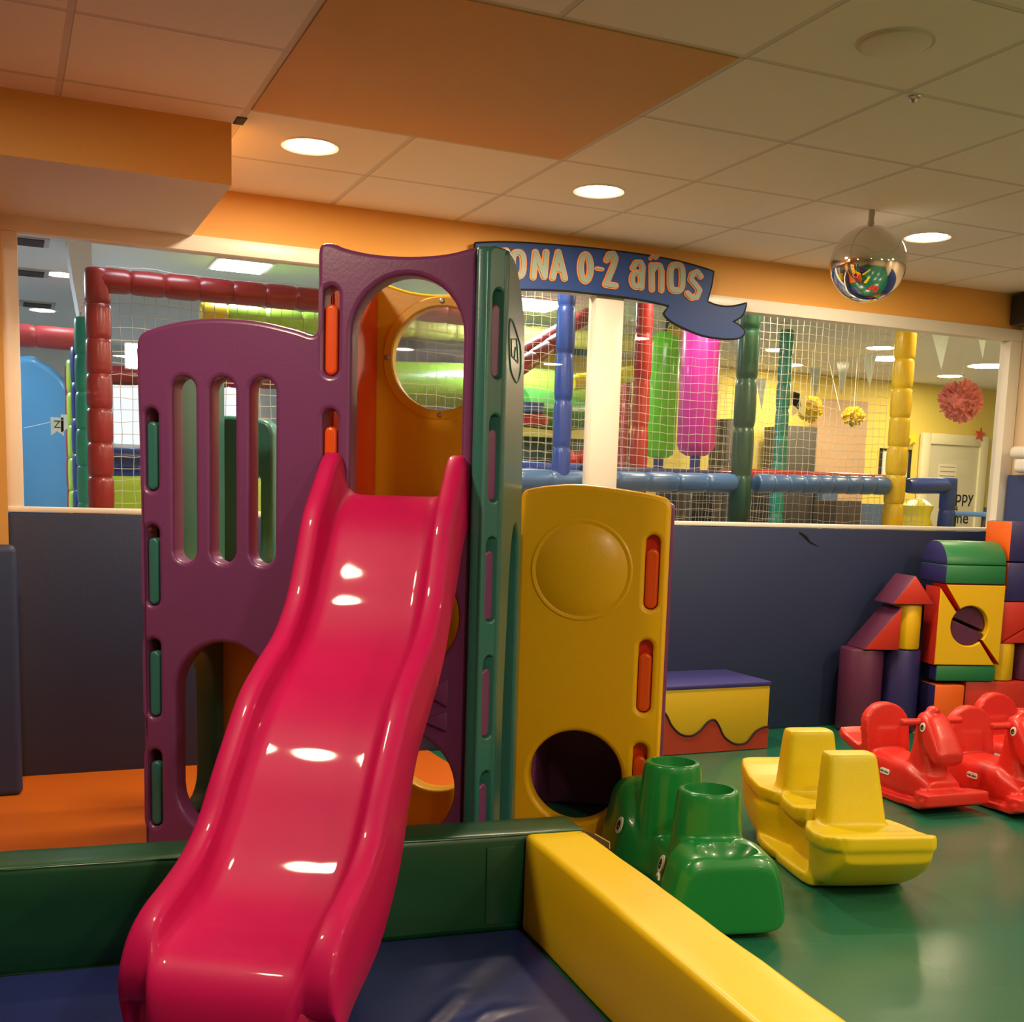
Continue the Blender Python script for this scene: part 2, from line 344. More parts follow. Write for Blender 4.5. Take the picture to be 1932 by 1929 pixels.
# ================================================================== THE CLIMBING TOWER
VF = 3.576                                              # front plane of the purple panel
tower = empty('play_tower', tuple(uvz(-1.0, 3.9, 0)), 'tall plastic climbing tower of purple, teal, orange and yellow panels behind the pink slide', 'play tower')
def tpart(name, bm, m, label=None, parent=None):
    o = obj(name, bm, m, None, smooth=35, loc=tower.location); o.location = (0, 0, 0); o.parent = parent or tower
    if label: o['label'] = label
    return o
def embed(O): return np.array(O, float)
# --- purple front panel
top = smoothline([(-1.826, 1.705), (-1.818, 1.742), (-1.789, 1.766), (-1.689, 1.793), (-1.564, 1.806), (-1.423, 1.799), (-1.30, 1.775), (-1.250, 1.760)], 4)
fil = smoothline([(-1.250, 1.760), (-1.232, 1.757), (-1.221, 1.766), (-1.217, 1.785)], 3)
t2 = smoothline([(-1.217, 2.0), (-1.212, 2.024), (-1.196, 2.034), (-1.165, 2.032), (-1.13, 2.019), (-1.046, 2.002), (-.928, 1.994), (-.812, 2.001), (-.73, 2.019), (-.712, 2.018)], 4)
outer = [(-1.815, 0), (-1.815, .4), (-1.818, 1.3)]+list(top)+list(fil)[1:]+list(t2)+[(-.709, 1.9), (-.704, 0)]
outer = [tuple(p) for p in outer][::-1]
lockz = [1.633, 1.257, .881, .505, .129]
holes = [stadium(-1.702, -1.624, 1.028, 1.622), stadium(-1.574, -1.489, 1.028, 1.622), stadium(-1.440, -1.354, 1.028, 1.622)]
arch = [(-.75, 1.24), (-.75, 1.755)]+[(-.9285+.1785*math.cos(k*PI/16), 1.757+.182*math.sin(k*PI/16)) for k in range(1, 16)]+[(-1.107, 1.755), (-1.107, 1.24)]
holes.append(arch)
lowarch = [(-1.36, .55)]+[(-1.53+.17*math.cos(k*PI/14), .585+.182*math.sin(k*PI/14)) for k in range(1, 14)]+[(-1.70, .55)]+[(-1.53-.17*math.cos(k*PI/14), .27-.16*math.sin(k*PI/14)) for k in range(0, 15)]
holes.append(lowarch)
holes += [circle((-.925, .885), .180), circle((-.928, .325), .182)]
for k in (1, 2, 3, 4): holes.append(stadium(-1.797, -1.754, lockz[k]-.002, lockz[k]+.262))
for k in (0, 1): holes.append(stadium(-1.197, -1.149, lockz[k]-.002, lockz[k]+.270))
b = nb(); panel(b, outer, holes, uvz(0, VF, 0), U, Z, .09, bev=.016)
# raised arrow emblem low on the panel
for z0, z1 in ((.60, .69), (.52, .585)):
    prism(b, [(-.86, (z0+z1)/2), (-.772, z1), (-.772, z0)], uvz(0, VF, 0), U, Z, -V*.012, bev=.004)
tpart('purple_panel', b, M_purple, 'wide purple panel with three tall slots, an arched doorway and round holes')
# --- locking tabs showing in the slots
def tab(u0, u1, z0, z1, v, m, parent=None, name='locking_tab', lab=None):
    b = nb(); panel(b, stadium(u0, u1, z0, z1), [], uvz(0, v, 0), U, Z, .05, bev=.010); return tpart(name, b, m, lab)
for k in (1, 2, 3, 4): tab(-1.794, -1.758, lockz[k], lockz[k]+.222, VF+.006, M_teal, lab='teal locking tab')
for k in (0, 1): tab(-1.194, -1.153, lockz[k], lockz[k]+.218, VF+.006, M_oran, lab='orange locking tab')
# --- teal side panel (outer face u = -.621)
UT = -.621
prof = [(3.605, 0), (3.605, 1.3)]+[tuple(p) for p in smoothline([(3.605, 1.99), (3.61, 2.015), (3.65, 2.022), (3.76, 2.006), (3.875, 1.945), (3.955, 1.862), (3.985, 1.78), (3.99, 1.68)], 4)]+[(4.02, 1.34), (4.06, .9), (4.10, 0)]
tholes = [[(4.00, .05), (4.00, .6), (3.99, 1.0)]+[(3.90+.09*math.cos(k*PI/12), 1.02+.16*math.sin(k*PI/12)) for k in range(1, 12)]+[(3.80, 1.0), (3.755, .6), (3.755, .05)]]
b = nb(); panel(b, prof, tholes, uvz(UT, 0, 0), V, Z, .088, bev=.012)
# rounded front corner: a front strip and a canted strip that carries the slots
cp0, cp1 = np.array([-.664, 3.545]), np.array([UT, 3.625]); cd2 = (cp1-cp0)/np.linalg.norm(cp1-cp0); CL = np.linalg.norm(cp1-cp0); CX = U*cd2[0]+V*cd2[1]
box(b, (-.709, 3.545, 0), (-.662, 3.575, 2.018), ax=UVZ, bev=.012, seg=3)
cslots = [stadium(CL*.5-.027, CL*.5+.027, z-.002, z+.265) for z in lockz]
panel(b, [(-.008, 0), (-.008, 2.0), (.004, 2.016), (.02, 2.022), (CL, 2.022), (CL+.008, 2.015), (CL+.008, 0)][::-1], cslots, U*cp0[0]+V*cp0[1], CX, Z, .035, bev=.008)
# embossed oval badge
lg = [onu(*q, UT) for q in [(961, 607), (966, 605), (975, 632), (981, 655), (982, 690), (979, 712), (974, 722), (966, 708), (962, 690), (960, 650)]]
bl = smoothline(lg, 4, True)
tube(b, [U*(UT+.0005)+V*p[0]+Z*p[1] for p in bl]+[U*(UT+.0005)+V*bl[0][0]+Z*bl[0][1]], .0035, 6, caps=False)
for q in ([(964, 640), (974, 640), (976, 668)], [(964, 640), (965, 672), (977, 685), (976, 668)], [(970, 675), (972, 655)]):
    tube(b, [U*(UT+.0005)+V*onu(*p, UT)[0]+Z*onu(*p, UT)[1] for p in q], .0025, 6)
tpart('teal_panel', b, M_teal, 'narrow teal side panel with a raised oval badge')
for z in lockz:
    b = nb(); panel(b, stadium(CL*.5-.023, CL*.5+.023, z, z+.222), [], U*cp0[0]+V*cp0[1]-np.cross(CX, Z)*.010, CX, Z, .02, bev=.007); tpart('locking_tab', b, M_purple, 'purple locking tab')
# --- orange inner wall, yellow back wall with a porthole
b = nb(); panel(b, rrect(3.69, 4.20, 0, 2.02, .03), [circle((3.95, .5), .16)], uvz(-1.198, 0, 0), V, Z, .022, bev=.008); tpart('orange_panel', b, mat('deep_orange_plastic', (.76, .032, .004), **pl), 'orange inner side panel')
ybt = smoothline([(-1.285, 2.0), (-1.26, 2.03), (-1.2, 2.03), (-1.08, 1.995), (-.96, 1.985), (-.84, 1.995), (-.76, 2.02), (-.73, 2.03), (-.712, 2.0)], 3)
b = nb(); panel(b, [(-.712, 0)]+[tuple(p) for p in ybt][::-1]+[(-1.285, 0)], [circle((-.96, 1.76), .19, 56), circle((-.95, .33), .175)], uvz(0, 4.20, 0), U, Z, .085, bev=.012)
tpart('yellow_panel', b, M_yel, 'yellow back panel with a porthole')
b = nb(); lathe(b, [(.184, -.03), (.185, .002), (.188, .006), (.214, .006), (.218, .003), (.219, -.002)], uvz(-.96, 4.20, 1.76), 64, (U, Z, -V)); ph = tpart('porthole_rim', b, M_yel)
for k in range(4):
    a = PI/2*k; b = nb(); lathe(b, [(0, .007), (.006, .007), (.0095, .004), (.0105, -.002)], uvz(-.96+.202*math.cos(a), 4.194, 1.76+.202*math.sin(a)), 14, (U, Z, -V)); o = obj('bolt', b, mat('bolt_cap', (.42, .33, .22), rough=.35, metal=.5), None, loc=tower.location); o.location = (0, 0, 0); o.parent = ph
b = nb(); lathe(b, [(0, -.03), (.06, -.028), (.12, -.018), (.165, -.004), (.19, .008)], uvz(-.96, 4.215, 1.76), 48, (U, Z, -V)); tpart('porthole_window', b, glassmat('porthole_plastic', (.86, .90, .90), 1.45, .08, .34), 'clear domed porthole window')
b = nb(); box(b, (-1.20, VF+.08, 1.20), (-.71, 4.20, 1.25), ax=UVZ, bev=.015); tpart('platform', b, M_yel)
# --- lower wing: teal panels, yellow platform
b = nb(); panel(b, rrect(3.675, 4.13, 0, 1.72, .05), [[(4.04, .5)]+[(3.90+.14*math.cos(k*PI/12), .52+.17*math.sin(k*PI/12)) for k in range(1, 12)]+[(3.76, .5), (3.76, .2)]+[(3.90-.14*math.cos(k*PI/12), .2-.1*math.sin(k*PI/12)) for k in range(1, 12)]+[(4.04, .2)]], uvz(-1.755, 0, 0), V, Z, .085, bev=.014)
tpart('teal_panel', b, M_teal, 'teal outer panel of the lower wing')
bt = smoothline([onv(*q, 4.28) for q in [(404, 784), (430, 784), (455, 786), (480, 789), (500, 793), (511, 803), (516, 820)]], 4)
b = nb(); panel(b, [(bt[-1][0], 0)]+[tuple(p) for p in bt][::-1]+[(bt[0][0], 0)], [stadium(bt[-1][0]-.115, bt[-1][0]-.055, 1.0, 1.33)], uvz(0, 4.28, 0), U, Z, .085, bev=.016); tpart('teal_panel', b, M_teal, 'teal back panel with a scooped top edge')
b = nb(); panel(b, rrect(-1.30, -1.20, 0, 1.47, .05), [], uvz(0, 4.40, 0), U, Z, .085, bev=.016); tpart('purple_panel', b, M_purple)
b = nb(); box(b, (-1.75, VF+.095, .94), (-1.285, 4.195, .985), ax=UVZ, bev=.015); tpart('platform', b, M_yel)
b = nb(); panel(b, rrect(onv(417, 1300, 4.10)[0], -1.29, 0, .93, .02), [], uvz(0, 4.10, 0), U, Z, .06, bev=.012); tpart('yellow_panel', b, M_yel)
# --- yellow crawl cube beside the tower
VY = 4.15
yt = smoothline([onv(*q, VY) for q in [(981, 960), (984, 936), (994, 924), (1040, 916), (1100, 914), (1180, 924), (1240, 935), (1261, 944), (1266, 962)]], 4)
yt = [tuple(p) for p in yt]; c1 = onv(1097, 1076, VY); c2 = onv(1084, 1467, VY); sl = [onv(1230, 1081, VY), onv(1216, 1278, VY), onv(1205, 1472, VY)]
yl, yr = yt[0][0], yt[-1][0]
ys = [stadium(s[0]-.026, s[0]+.026, s[1]-.134, s[1]+.134) for s in sl]
b = nb(); panel(b, [(yr, 0)]+yt[::-1]+[(yl, 0)], [circle(c2, .172, 48)]+ys, uvz(0, VY, 0), U, Z, .085, bev=.016)
lathe(b, [(0, .030), (.06, .027), (.11, .019), (.15, .008), (.166, .001), (.172, .003), (.179, .0035), (.186, -.001)], uvz(c1[0], VY, c1[1]), 56, (U, Z, -V))
tpart('yellow_panel', b, M_yel, 'yellow crawl panel with a raised disc above a round hole')
for s in sl: tab(s[0]-.0235, s[0]+.0235, s[1]-.130, s[1]+.085, VY+.010, M_oran, lab='orange locking tab')
for s in sl:
    b = nb(); box(b, (s[0]-.026, VY+.05, s[1]-.13), (s[0]+.026, VY+.08, s[1]+.134), ax=UVZ); tpart('slot_backing', b, mat('deep_orange_plastic', (.76, .032, .004)))
b = nb(); panel(b, rrect(VY+.09, VY+.55, 0, 1.27, .03), [], uvz(yr-.012, 0, 0), V, Z, .075, bev=.014); tpart('orange_panel', b, M_oran)
b = nb(); panel(b, rrect(VY+.09, VY+.55, 0, 1.27, .03), [], uvz(yl+.075, 0, 0), V, Z, .075, bev=.014); tpart('purple_panel', b, M_purple)
b = nb(); panel(b, rrect(yl, yr, 0, 1.27, .03), [], uvz(0, VY+.56, 0), U, Z, .075, bev=.014); tpart('purple_panel', b, M_purple)
b = nb(); box(b, (yl+.08, VY+.09, .56), (yr-.09, VY+.55, .60), ax=UVZ, bev=.01); tpart('platform', b, M_purple)  # unseen cover added so the inside of the cube stays dark
# ================================================================== THE SLIDE
slide = empty('slide', tuple(uvz(-.93, 2.9, 0)), 'wavy pink plastic slide running down from the tower into the ball pit', 'slide')
# side-view curves (v, z): rail crest, bed, skirt edge
Rl = [(3.60, 1.30), (3.588, 1.365), (3.56, 1.392), (3.52, 1.375), (3.44, 1.292), (3.36, 1.208), (3.29, 1.07), (3.22, .955), (3.12, .868), (2.99, .805), (2.88, .742), (2.79, .655), (2.70, .56), (2.62, .468), (2.53, .408), (2.43, .372), (2.34, .346), (2.275, .308), (2.238, .255), (2.228, .205), (2.24, .165), (2.27, .14)]
Bd = [(3.62, 1.262), (3.61, 1.264), (3.58, 1.262), (3.53, 1.24), (3.44, 1.165), (3.36, 1.045), (3.29, .93), (3.21, .845), (3.10, .775), (2.98, .715), (2.87, .645), (2.775, .555), (2.69, .46), (2.60, .375), (2.51, .318), (2.41, .287), (2.32, .272), (2.25, .255), (2.205, .215), (2.185, .16), (2.18, .10), (2.185, .03)]
Sk = [(3.62, 1.20), (3.615, 1.20), (3.60, 1.19), (3.575, 1.175), (3.50, 1.125), (3.41, 1.0), (3.34, .92), (3.26, .815), (3.17, .738), (3.06, .665), (2.93, .575), (2.85, .47), (2.77, .335), (2.67, .25), (2.58, .195), (2.48, .165), (2.40, .15), (2.34, .135), (2.30, .12), (2.285, .10), (2.28, .06), (2.28, .03)]
k = 4
Rs, Bs, Ss = smoothline(Rl, k), smoothline(Bd, k), smoothline(Sk, k); n = len(Rs); b = nb(); rings = []
UC = -.956
for i in range(n):
    t = i/(n-1); R_, B_, S_ = Rs[i], Bs[i], Ss[i]
    wo = .230+.018*t; wc = .060+.012*max(0, t-.6)/.4; wi = wo-wc                # outer half width, crest width
    if i > n-14: q = (i-(n-14))/13; wi -= .015*q
    prof2 = []
    d = R_-B_; outw = R_-S_
    half = [(0, B_), (wi*.25, B_), (wi*.5, B_), (wi*.7, B_+d*.004), (wi*.78, B_+d*.02), (wi*.85, B_+d*.07), (wi*.91, B_+d*.19), (wi*.955, B_+d*.42), (wi*.985, B_+d*.76), (wi+.003, B_+d*.95), (wi+.012, R_), (wo-.016, R_+d*.01), (wo-.005, R_-outw*.05), (wo, R_-outw*.2), (wo+.002, R_-outw*.6), (wo+.006, S_+outw*.03), (wo, S_), (wo-.018, S_+outw*.02)]
    # underside follows the bed
    und = B_+(S_-B_)*.35
    half += [(wi, und), (wi*.5, und)]
    ring = [(-a, q) for a, q in half[::-1][:-1]]+half
    rings.append([b.verts.new(uvz(UC+a, q[0], q[1])) for a, q in ring])
for r0, r1 in zip(rings, rings[1:]):
    m_ = len(r0)
    for j in range(m_): b.faces.new([r0[j], r0[(j+1) % m_], r1[(j+1) % m_], r1[j]])
b.faces.new(rings[0]); b.faces.new(rings[-1][::-1])
obj('chute', b, M_pink, slide, smooth=60)
b = nb(); box(b, (UC-.15, 2.19, .0), (UC+.15, 2.30, .10), ax=UVZ, bev=.03, seg=3); obj('foot', b, M_pink, slide)
# ================================================================== BALL PIT EDGE
def wrinkled(bm, amp, scale, seed, cuts=0):
    r = np.random.default_rng(seed); ks = [(r.normal(size=3)*scale, r.random()*6.28) for _ in range(7)]
    for v_ in bm.verts:
        p = np.array(v_.co); h = sum(math.sin(k@p+ph) for k, ph in ks)/7; v_.co += Vector((r.normal(size=3)*.0).tolist())+v_.normal*float(amp*h)
def softbox(lo, hi, O, ax, bev=.02, seg=3, n=(24, 4, 4), amp=.004, scale=9, seed=1):
    t = nb(); box(t, lo, hi, bev=bev, seg=seg); L = np.abs(np.array(hi)-np.array(lo)); k = int(np.argmax(L))
    for i in range(1, n[0]):
        c = [0, 0, 0]; c[k] = min(lo[k], hi[k])+L[k]*i/n[0]; nn = [0, 0, 0]; nn[k] = 1
        bmesh.ops.bisect_plane(t, geom=t.verts[:]+t.edges[:]+t.faces[:], plane_co=c, plane_no=nn)
    for kk in range(3):
        if kk == k: continue
        for i in range(1, n[1]):
            c = [0, 0, 0]; c[kk] = min(lo[kk], hi[kk])+L[kk]*i/n[1]; nn = [0, 0, 0]; nn[kk] = 1
            bmesh.ops.bisect_plane(t, geom=t.verts[:]+t.edges[:]+t.faces[:], plane_co=c, plane_no=nn)
    t.normal_update(); wrinkled(t, amp, scale, seed)
    for v_ in t.verts: v_.co.z = max(v_.co.z, min(lo[2], hi[2]))
    bmesh.ops.transform(t, matrix=Matrix.Translation(Vector(O)) @ rotm(*ax), verts=t.verts); return t
gx = np.array([.9957, -.0925, 0]); gy = np.array([.0925, .9957, 0]); GO = np.array([1.385, 2.985, 0])
b = softbox((-2.6, 0, 0), (.20, .168, .298), GO, (gx, gy, Z), bev=.022, n=(30, 3, 3), amp=.005, scale=11, seed=3)
beam = obj('foam_beam', b, M_vgreen); tag(beam, 'long dark green foam beam closing the far side of the ball pit behind the slide', 'foam beam')
b = nb(); box(b, (-.115, -.004, .03), (-.001, .001, .262), O=GO, ax=(gx, gy, Z), bev=.002); obj('flap', b, M_vgreen, beam)
b = nb(); tube(b, [GO+gx*t+gy*.004+Z*(.294+.002*math.sin(9*t)) for t in np.linspace(-2.5, .19, 40)], .0022, 6); obj('seam', b, mat('green_piping', (.05, .16, .07), rough=.35), beam)
yx = np.array([.997, -.077, 0]); yy = np.array([-.077, -.997, 0])
b = softbox((0, 0.004, 0), (.188, -2.4, .298), GO, (yx, -yy, Z), bev=.018, n=(26, 3, 3), amp=.0035, scale=13, seed=5)
beam2 = obj('foam_beam', b, M_vyel); tag(beam2, 'bright yellow foam beam between the ball pit and the green floor', 'foam beam')
q = [ony(*p_, 2.945) for p_ in [(1092, 1566), (1122, 1574), (1150, 1590), (1150, 1602), (1128, 1590)]]
b = nb(); vs = [b.verts.new(p_) for p_ in q]; ws = [b.verts.new(p_+[0, .004, 0]) for p_ in q]; b.faces.new(vs); b.faces.new(ws[::-1])
for k in range(5): b.faces.new([vs[k], vs[(k+1) % 5], ws[(k+1) % 5], ws[k]])
obj('torn_corner', b, mat('torn_lining', (.10, .05, .02), rough=.8), beam2, smooth=0)
b = nb(); tube(b, [q[1], q[2], q[3]], .002, 6); obj('torn_edge', b, mat('torn_foam_edge', (.7, .5, .2), rough=.8), beam2)
# navy pit mat with folds, fitted between the two beams
nx, ny = 170, 130; b = nb(); grid = []
ca, cb_, cc, cd_ = GO+gx*-3.2-gy*.012, GO-gy*.012-gx*.012, GO+yy*2.1-yx*.012, GO+gx*-3.2+yy*2.1
fold = [((.75, 2.30), (1.05, 2.62), .016, .011), ((.80, 2.27), (1.12, 2.52), .013, .009), ((.95, 2.45), (1.18, 2.5), .005, .010), ((.80, 2.10), (1.22, 2.19), .015, .010), ((.9, 2.03), (1.23, 2.12), .012, .010), ((-.05, 2.62), (.45, 2.55), .008, .02), ((-.2, 2.4), (.2, 2.62), .008, .016), ((.3, 1.9), (1.2, 2.3), .006, .02), ((1.0, 2.62), (1.3, 2.88), .005, .03)]
for i in range(nx+1):
    row = []
    for j in range(ny+1):
        u_, v__ = i/nx, j/ny; P = (ca*(1-u_)+cb_*u_)*v__+(cd_*(1-u_)+cc*u_)*(1-v__); x, y = P[0], P[1]; h = .012+.0025*math.sin(3.1*x+1)*math.sin(2.7*y)
        for p, q, hh, wd in fold:
            p = np.array(p); q = np.array(q); d = q-p; t = float(np.clip(((np.array([x, y])-p)@d)/(d@d), 0, 1)); r_ = np.hypot(*(np.array([x, y])-p-d*t))
            h += hh*math.exp(-(r_/wd)**2)*math.sin(PI*(.1+.8*t))
        row.append(b.verts.new((x, y, h)))
    grid.append(row)
for i in range(nx):
    for j in range(ny): b.faces.new([grid[i][j], grid[i+1][j], grid[i+1][j+1], grid[i][j+1]])
ed = [grid[i][0] for i in range(nx+1)]+[grid[nx][j] for j in range(1, ny+1)]+[grid[i][ny] for i in range(nx-1, -1, -1)]+[grid[0][j] for j in range(ny-1, 0, -1)]
lowv = [b.verts.new((v_.co.x, v_.co.y, .001)) for v_ in ed]
for i in range(len(ed)): b.faces.new([ed[i], ed[(i+1) % len(ed)], lowv[(i+1) % len(ed)], lowv[i]])
b.faces.new(lowv[::-1])
tag(obj('pit_mat', b, M_vblue, smooth=60), 'shiny creased navy vinyl mat on the ball pit floor under the slide end', 'mat')
# ================================================================== ROCKERS
def superloft(bm, stations, n=36, p=3.2):
    """stations: (x, half width, z bottom, z top, bottom narrowing)"""
    rings = []
    for x, hw, zb, zt, nar in stations:
        c = (zb+zt)/2; h = (zt-zb)/2; ring = []
        for k in range(n):
            t = 2*PI*k/n; cx = math.copysign(abs(math.cos(t))**(2/p), math.cos(t)); sz = math.copysign(abs(math.sin(t))**(2/p), math.sin(t))
            f = 1-nar*(1-sz)/2; ring.append(bm.verts.new((x, hw*cx*f, c+h*sz)))
        rings.append(ring)
    for a, c in zip(rings, rings[1:]):
        for k in range(n): bm.faces.new([a[k], a[(k+1) % n], c[(k+1) % n], c[k]])
    bm.faces.new(rings[0][::-1]); bm.faces.new(rings[-1]); return bm
def turret(bm, x, z0, z1, lx0, lx1, wy0, wy1, lean=0, rd=.03, n=32, p=4):
    rings = []
    for i, t in enumerate([0, .2, .5, .8, .93, .98, 1.0]):
        sh = 1 if t < .9 else (1-.05*((t-.9)/.1)**2)
        lx = (lx0+(lx1-lx0)*t)*sh; wy = (wy0+(wy1-wy0)*t)*sh; ring = []
        for k in range(n):
            a = 2*PI*k/n; cx = math.copysign(abs(math.cos(a))**(2/p), math.cos(a)); sy = math.copysign(abs(math.sin(a))**(2/p), math.sin(a))
            ring.append(bm.verts.new((x+lean*t+lx*cx, wy*sy, z0+(z1-z0)*t)))
        rings.append(ring)
    for a, c in zip(rings, rings[1:]):
        for k in range(n): bm.faces.new([a[k], a[(k+1) % n], c[(k+1) % n], c[k]])
    bm.faces.new(rings[0][::-1]); bm.faces.new(rings[-1]); return bm
def plank(bm, pts, hw, th):
    """a plate following a side profile (x, z), with half widths"""
    rings = []
    for i, (x, z) in enumerate(pts):
        d = np.array(pts[min(i+1, len(pts)-1)])-np.array(pts[max(i-1, 0)]); d = d/np.linalg.norm(d); nn = np.array([-d[1], d[0]]); w_ = hw[i]
        q0 = np.array([x, z])-nn*th/2; q1 = np.array([x, z])+nn*th/2
        rings.append([bm.verts.new((q0[0], -w_, q0[1])), bm.verts.new((q0[0], w_, q0[1])), bm.verts.new((q1[0], w_, q1[1])), bm.verts.new((q1[0], -w_, q1[1]))])
    for a, c in zip(rings, rings[1:]):
        for k in range(4): bm.faces.new([a[k], a[(k+1) % 4], c[(k+1) % 4], c[k]])
    bm.faces.new(rings[0][::-1]); bm.faces.new(rings[-1]); return bm
# --- yellow rocker with two squared grips (local: +x towards the near end)
def yellow_rocker():
    bm = nb(); st = []
    for x in np.linspace(-.47, .47, 41):
        ax = abs(x); zb = .10*x*x+.125*(max(0, ax-.24)/.23)**2
        hw = .100+.075*min(1, max(0, (ax-.10)/.14))
        if ax > .38: hw *= math.sqrt(max(.05, 1-((ax-.38)/.105)**2))*.25+.75
        zt = .165+.02*min(1, ax/.25)+(.05*min(1, max(0, (-x-.22)/.18)))
        st.append((x, hw, zb, max(zt, zb+.05), .06))
    superloft(bm, st, p=5)
    plank(bm, [(x, z) for x, z in ((.155, .185), (.22, .180), (.3, .182), (.38, .192), (.43, .205), (.462, .212), (.478, .214))], [.15, .178, .187, .187, .180, .165, .14], .045)
    plank(bm, [(x, z) for x, z in ((-.16, .20), (-.25, .20), (-.33, .222), (-.40, .250), (-.445, .262), (-.47, .258))], [.14, .17, .184, .182, .168, .135], .045)
    plank(bm, [(.10, .205), (.0, .185), (-.10, .19), (-.15, .20)], [.125, .135, .135, .125], .05)
    plank(bm, [(x, .10*x*x+.018) for x in np.linspace(-.27, .27, 15)], [.158, .168, .175, .178, .18, .18, .172, .18, .18, .18, .18, .18, .178, .175, .168, .158], .036)
    turret(bm, .19, .14, .437, .072, .045, .118, .088, lean=-.055, p=6)
    turret(bm, -.19, .14, .447, .072, .045, .118, .088, lean=-.02, p=6)
    return bm
c = np.array([2.690, 3.225]); hd = math.atan2(-.965, -.26)
roc = empty('rocker', (c[0], c[1], .0), 'yellow plastic rocker with two square grips beside the green rocker', 'rocker', rz=hd)
me = remeshed(yellow_rocker(), .0065, it=7); o = obj('body', me, M_yel2, roc, smooth=0, local=True); o.data.shade_smooth()
for k in range(6):                                       # foot ribs on the far flank
    b = nb(); z0 = .045+.022*k; tube(b, [(-.40+.02*i, -.158+.018*(1-k/5)-.006*math.sin(PI*i/8), z0+.02) for i in range(0, 9)], .006, 6); obj('rib', b, M_yel2, roc, local=True)
# --- green rocker with two hollow round grips
def green_rocker():
    bm = nb(); st = []
    for x in np.linspace(-.46, .388, 45):
        ax = abs(x); zb = .010+.10*max(0, ax-.15)**2
        hw = .082+.064*min(1, max(0, (ax-.12)/.13))
        if x > .33: hw *= math.sqrt(max(.02, 1-((x-.33)/.07)**2))*.22+.78
        if x < -.41: hw *= math.sqrt(max(.02, 1-((-x-.41)/.06)**2))*.35+.65
        zt = .165
        if x > .1: zt = .165+.098*min(1, (x-.1)/.08)-.010*max(0, (x-.24)/.12)
        if x > .363: zt -= .03*((x-.363)/.025)**2
        if x < -.2: zt = .165+.14*min(1, (-x-.2)/.15)
        if x < -.41: zt -= .13*((-x-.41)/.05)**2
        st.append((x, hw, zb, zt, -.36 if ax > .2 else -.25))
    superloft(bm, st, p=5)
    for x in (.15, -.215):
        turret(bm, x, .10, .398, .108, .085, .120, .096, lean=.0, p=2.3)
    return bm
gm = green_rocker()
gc = np.array([2.022, 3.085]); gh = math.atan2(-.970, -.24)
roc2 = empty('rocker', (gc[0], gc[1], .0), 'green plastic rocker with two hollow cup grips beside the yellow foam beam', 'rocker', rz=gh)
me = remeshed(gm, .0065, it=5)
# hollow the grips
def hollow(me, cups):
    o = bpy.data.objects.new('t', me); COL.objects.link(o); cs = []
    for x, z0, z1, r0, r1 in cups:
        t = nb(); lathe(t, [(0, z0), (r0*.8, z0), (r0, z0+.02), (r1, z1), (r1+.008, z1+.03), (0, z1+.03)], (x, 0, 0), 40); bmesh.ops.recalc_face_normals(t, faces=t.faces[:])
        m2 = bpy.data.meshes.new('t'); t.to_mesh(m2); t.free(); q = bpy.data.objects.new('t', m2); COL.objects.link(q); cs.append(q)
        d = o.modifiers.new('b', 'BOOLEAN'); d.object = q; d.operation = 'DIFFERENCE'; d.solver = 'EXACT'
    t = nb(); bmesh.ops.create_uvsphere(t, u_segments=40, v_segments=24, radius=1); bmesh.ops.scale(t, vec=(.070, .122, .128), verts=t.verts); bmesh.ops.translate(t, vec=(.322, 0, .325), verts=t.verts)
    m2 = bpy.data.meshes.new('t'); t.to_mesh(m2); t.free(); q = bpy.data.objects.new('t', m2); COL.objects.link(q); cs.append(q); d = o.modifiers.new('b', 'BOOLEAN'); d.object = q; d.operation = 'DIFFERENCE'; d.solver = 'EXACT'
    sm = o.modifiers.new('s', 'SMOOTH'); sm.iterations = 2; sm.factor = .4
    out = bpy.data.meshes.new_from_object(o.evaluated_get(bpy.context.evaluated_depsgraph_get()))
    bpy.data.objects.remove(o)
    for q in cs: bpy.data.objects.remove(q)
    return out
me = hollow(me, [(.15, .305, .393, .068, .075), (-.215, .305, .393, .068, .075)])
o = obj('body', me, M_grn, roc2, smooth=50, local=True)
M_wdecal = mat('white_decal', (.8, .8, .75), rough=.4)
def eye(parent, P, nrm, upv, rx, rz, pup=True):
    nrm = np.array(nrm, float); nrm /= np.linalg.norm(nrm); upv = np.array(upv, float); upv = upv-nrm*(upv@nrm); upv /= np.linalg.norm(upv); sx_ = np.cross(upv, nrm)
    b = nb(); lathe(b, [(0, .0025), (rx*.8, .0022), (rx, .001), (rx, -.004)], P, 28, (sx_, upv*(rz/rx), nrm)); e = obj('eye', b, M_wdecal, parent, local=True)
    b = nb(); lathe(b, [(0, .0035), (rx*.55, .0032), (rx*.62, .002), (rx*.62, 0)], P, 24, (sx_, upv*(rz/rx), nrm)); q = obj('pupil', b, M_black, e, local=True)
    b = nb(); lathe(b, [(0, .0045), (rx*.12, .0042), (rx*.13, .003)], np.array(P)+sx_*rx*.22-upv*rz*.12, 10, (sx_, upv, nrm)); obj('glint', b, M_wdecal, e, local=True)
eye(roc2, (-.26, -.166, .165), (0.15, -1, .3), (0, 0, 1), .020, .030)
eye(roc2, (.03, -.104, .120), (.0, -1, .25), (0, 0, 1), .020, .030)
b = nb(); tube(b, [(.215+.012*math.cos(t_), -.172+.012*math.sin(t_)*.2, .13+.022*math.sin(t_)) for t_ in np.linspace(.2, 2.6, 9)], .004, 6); obj('decal_remnant', b, M_wdecal, roc2, local=True)
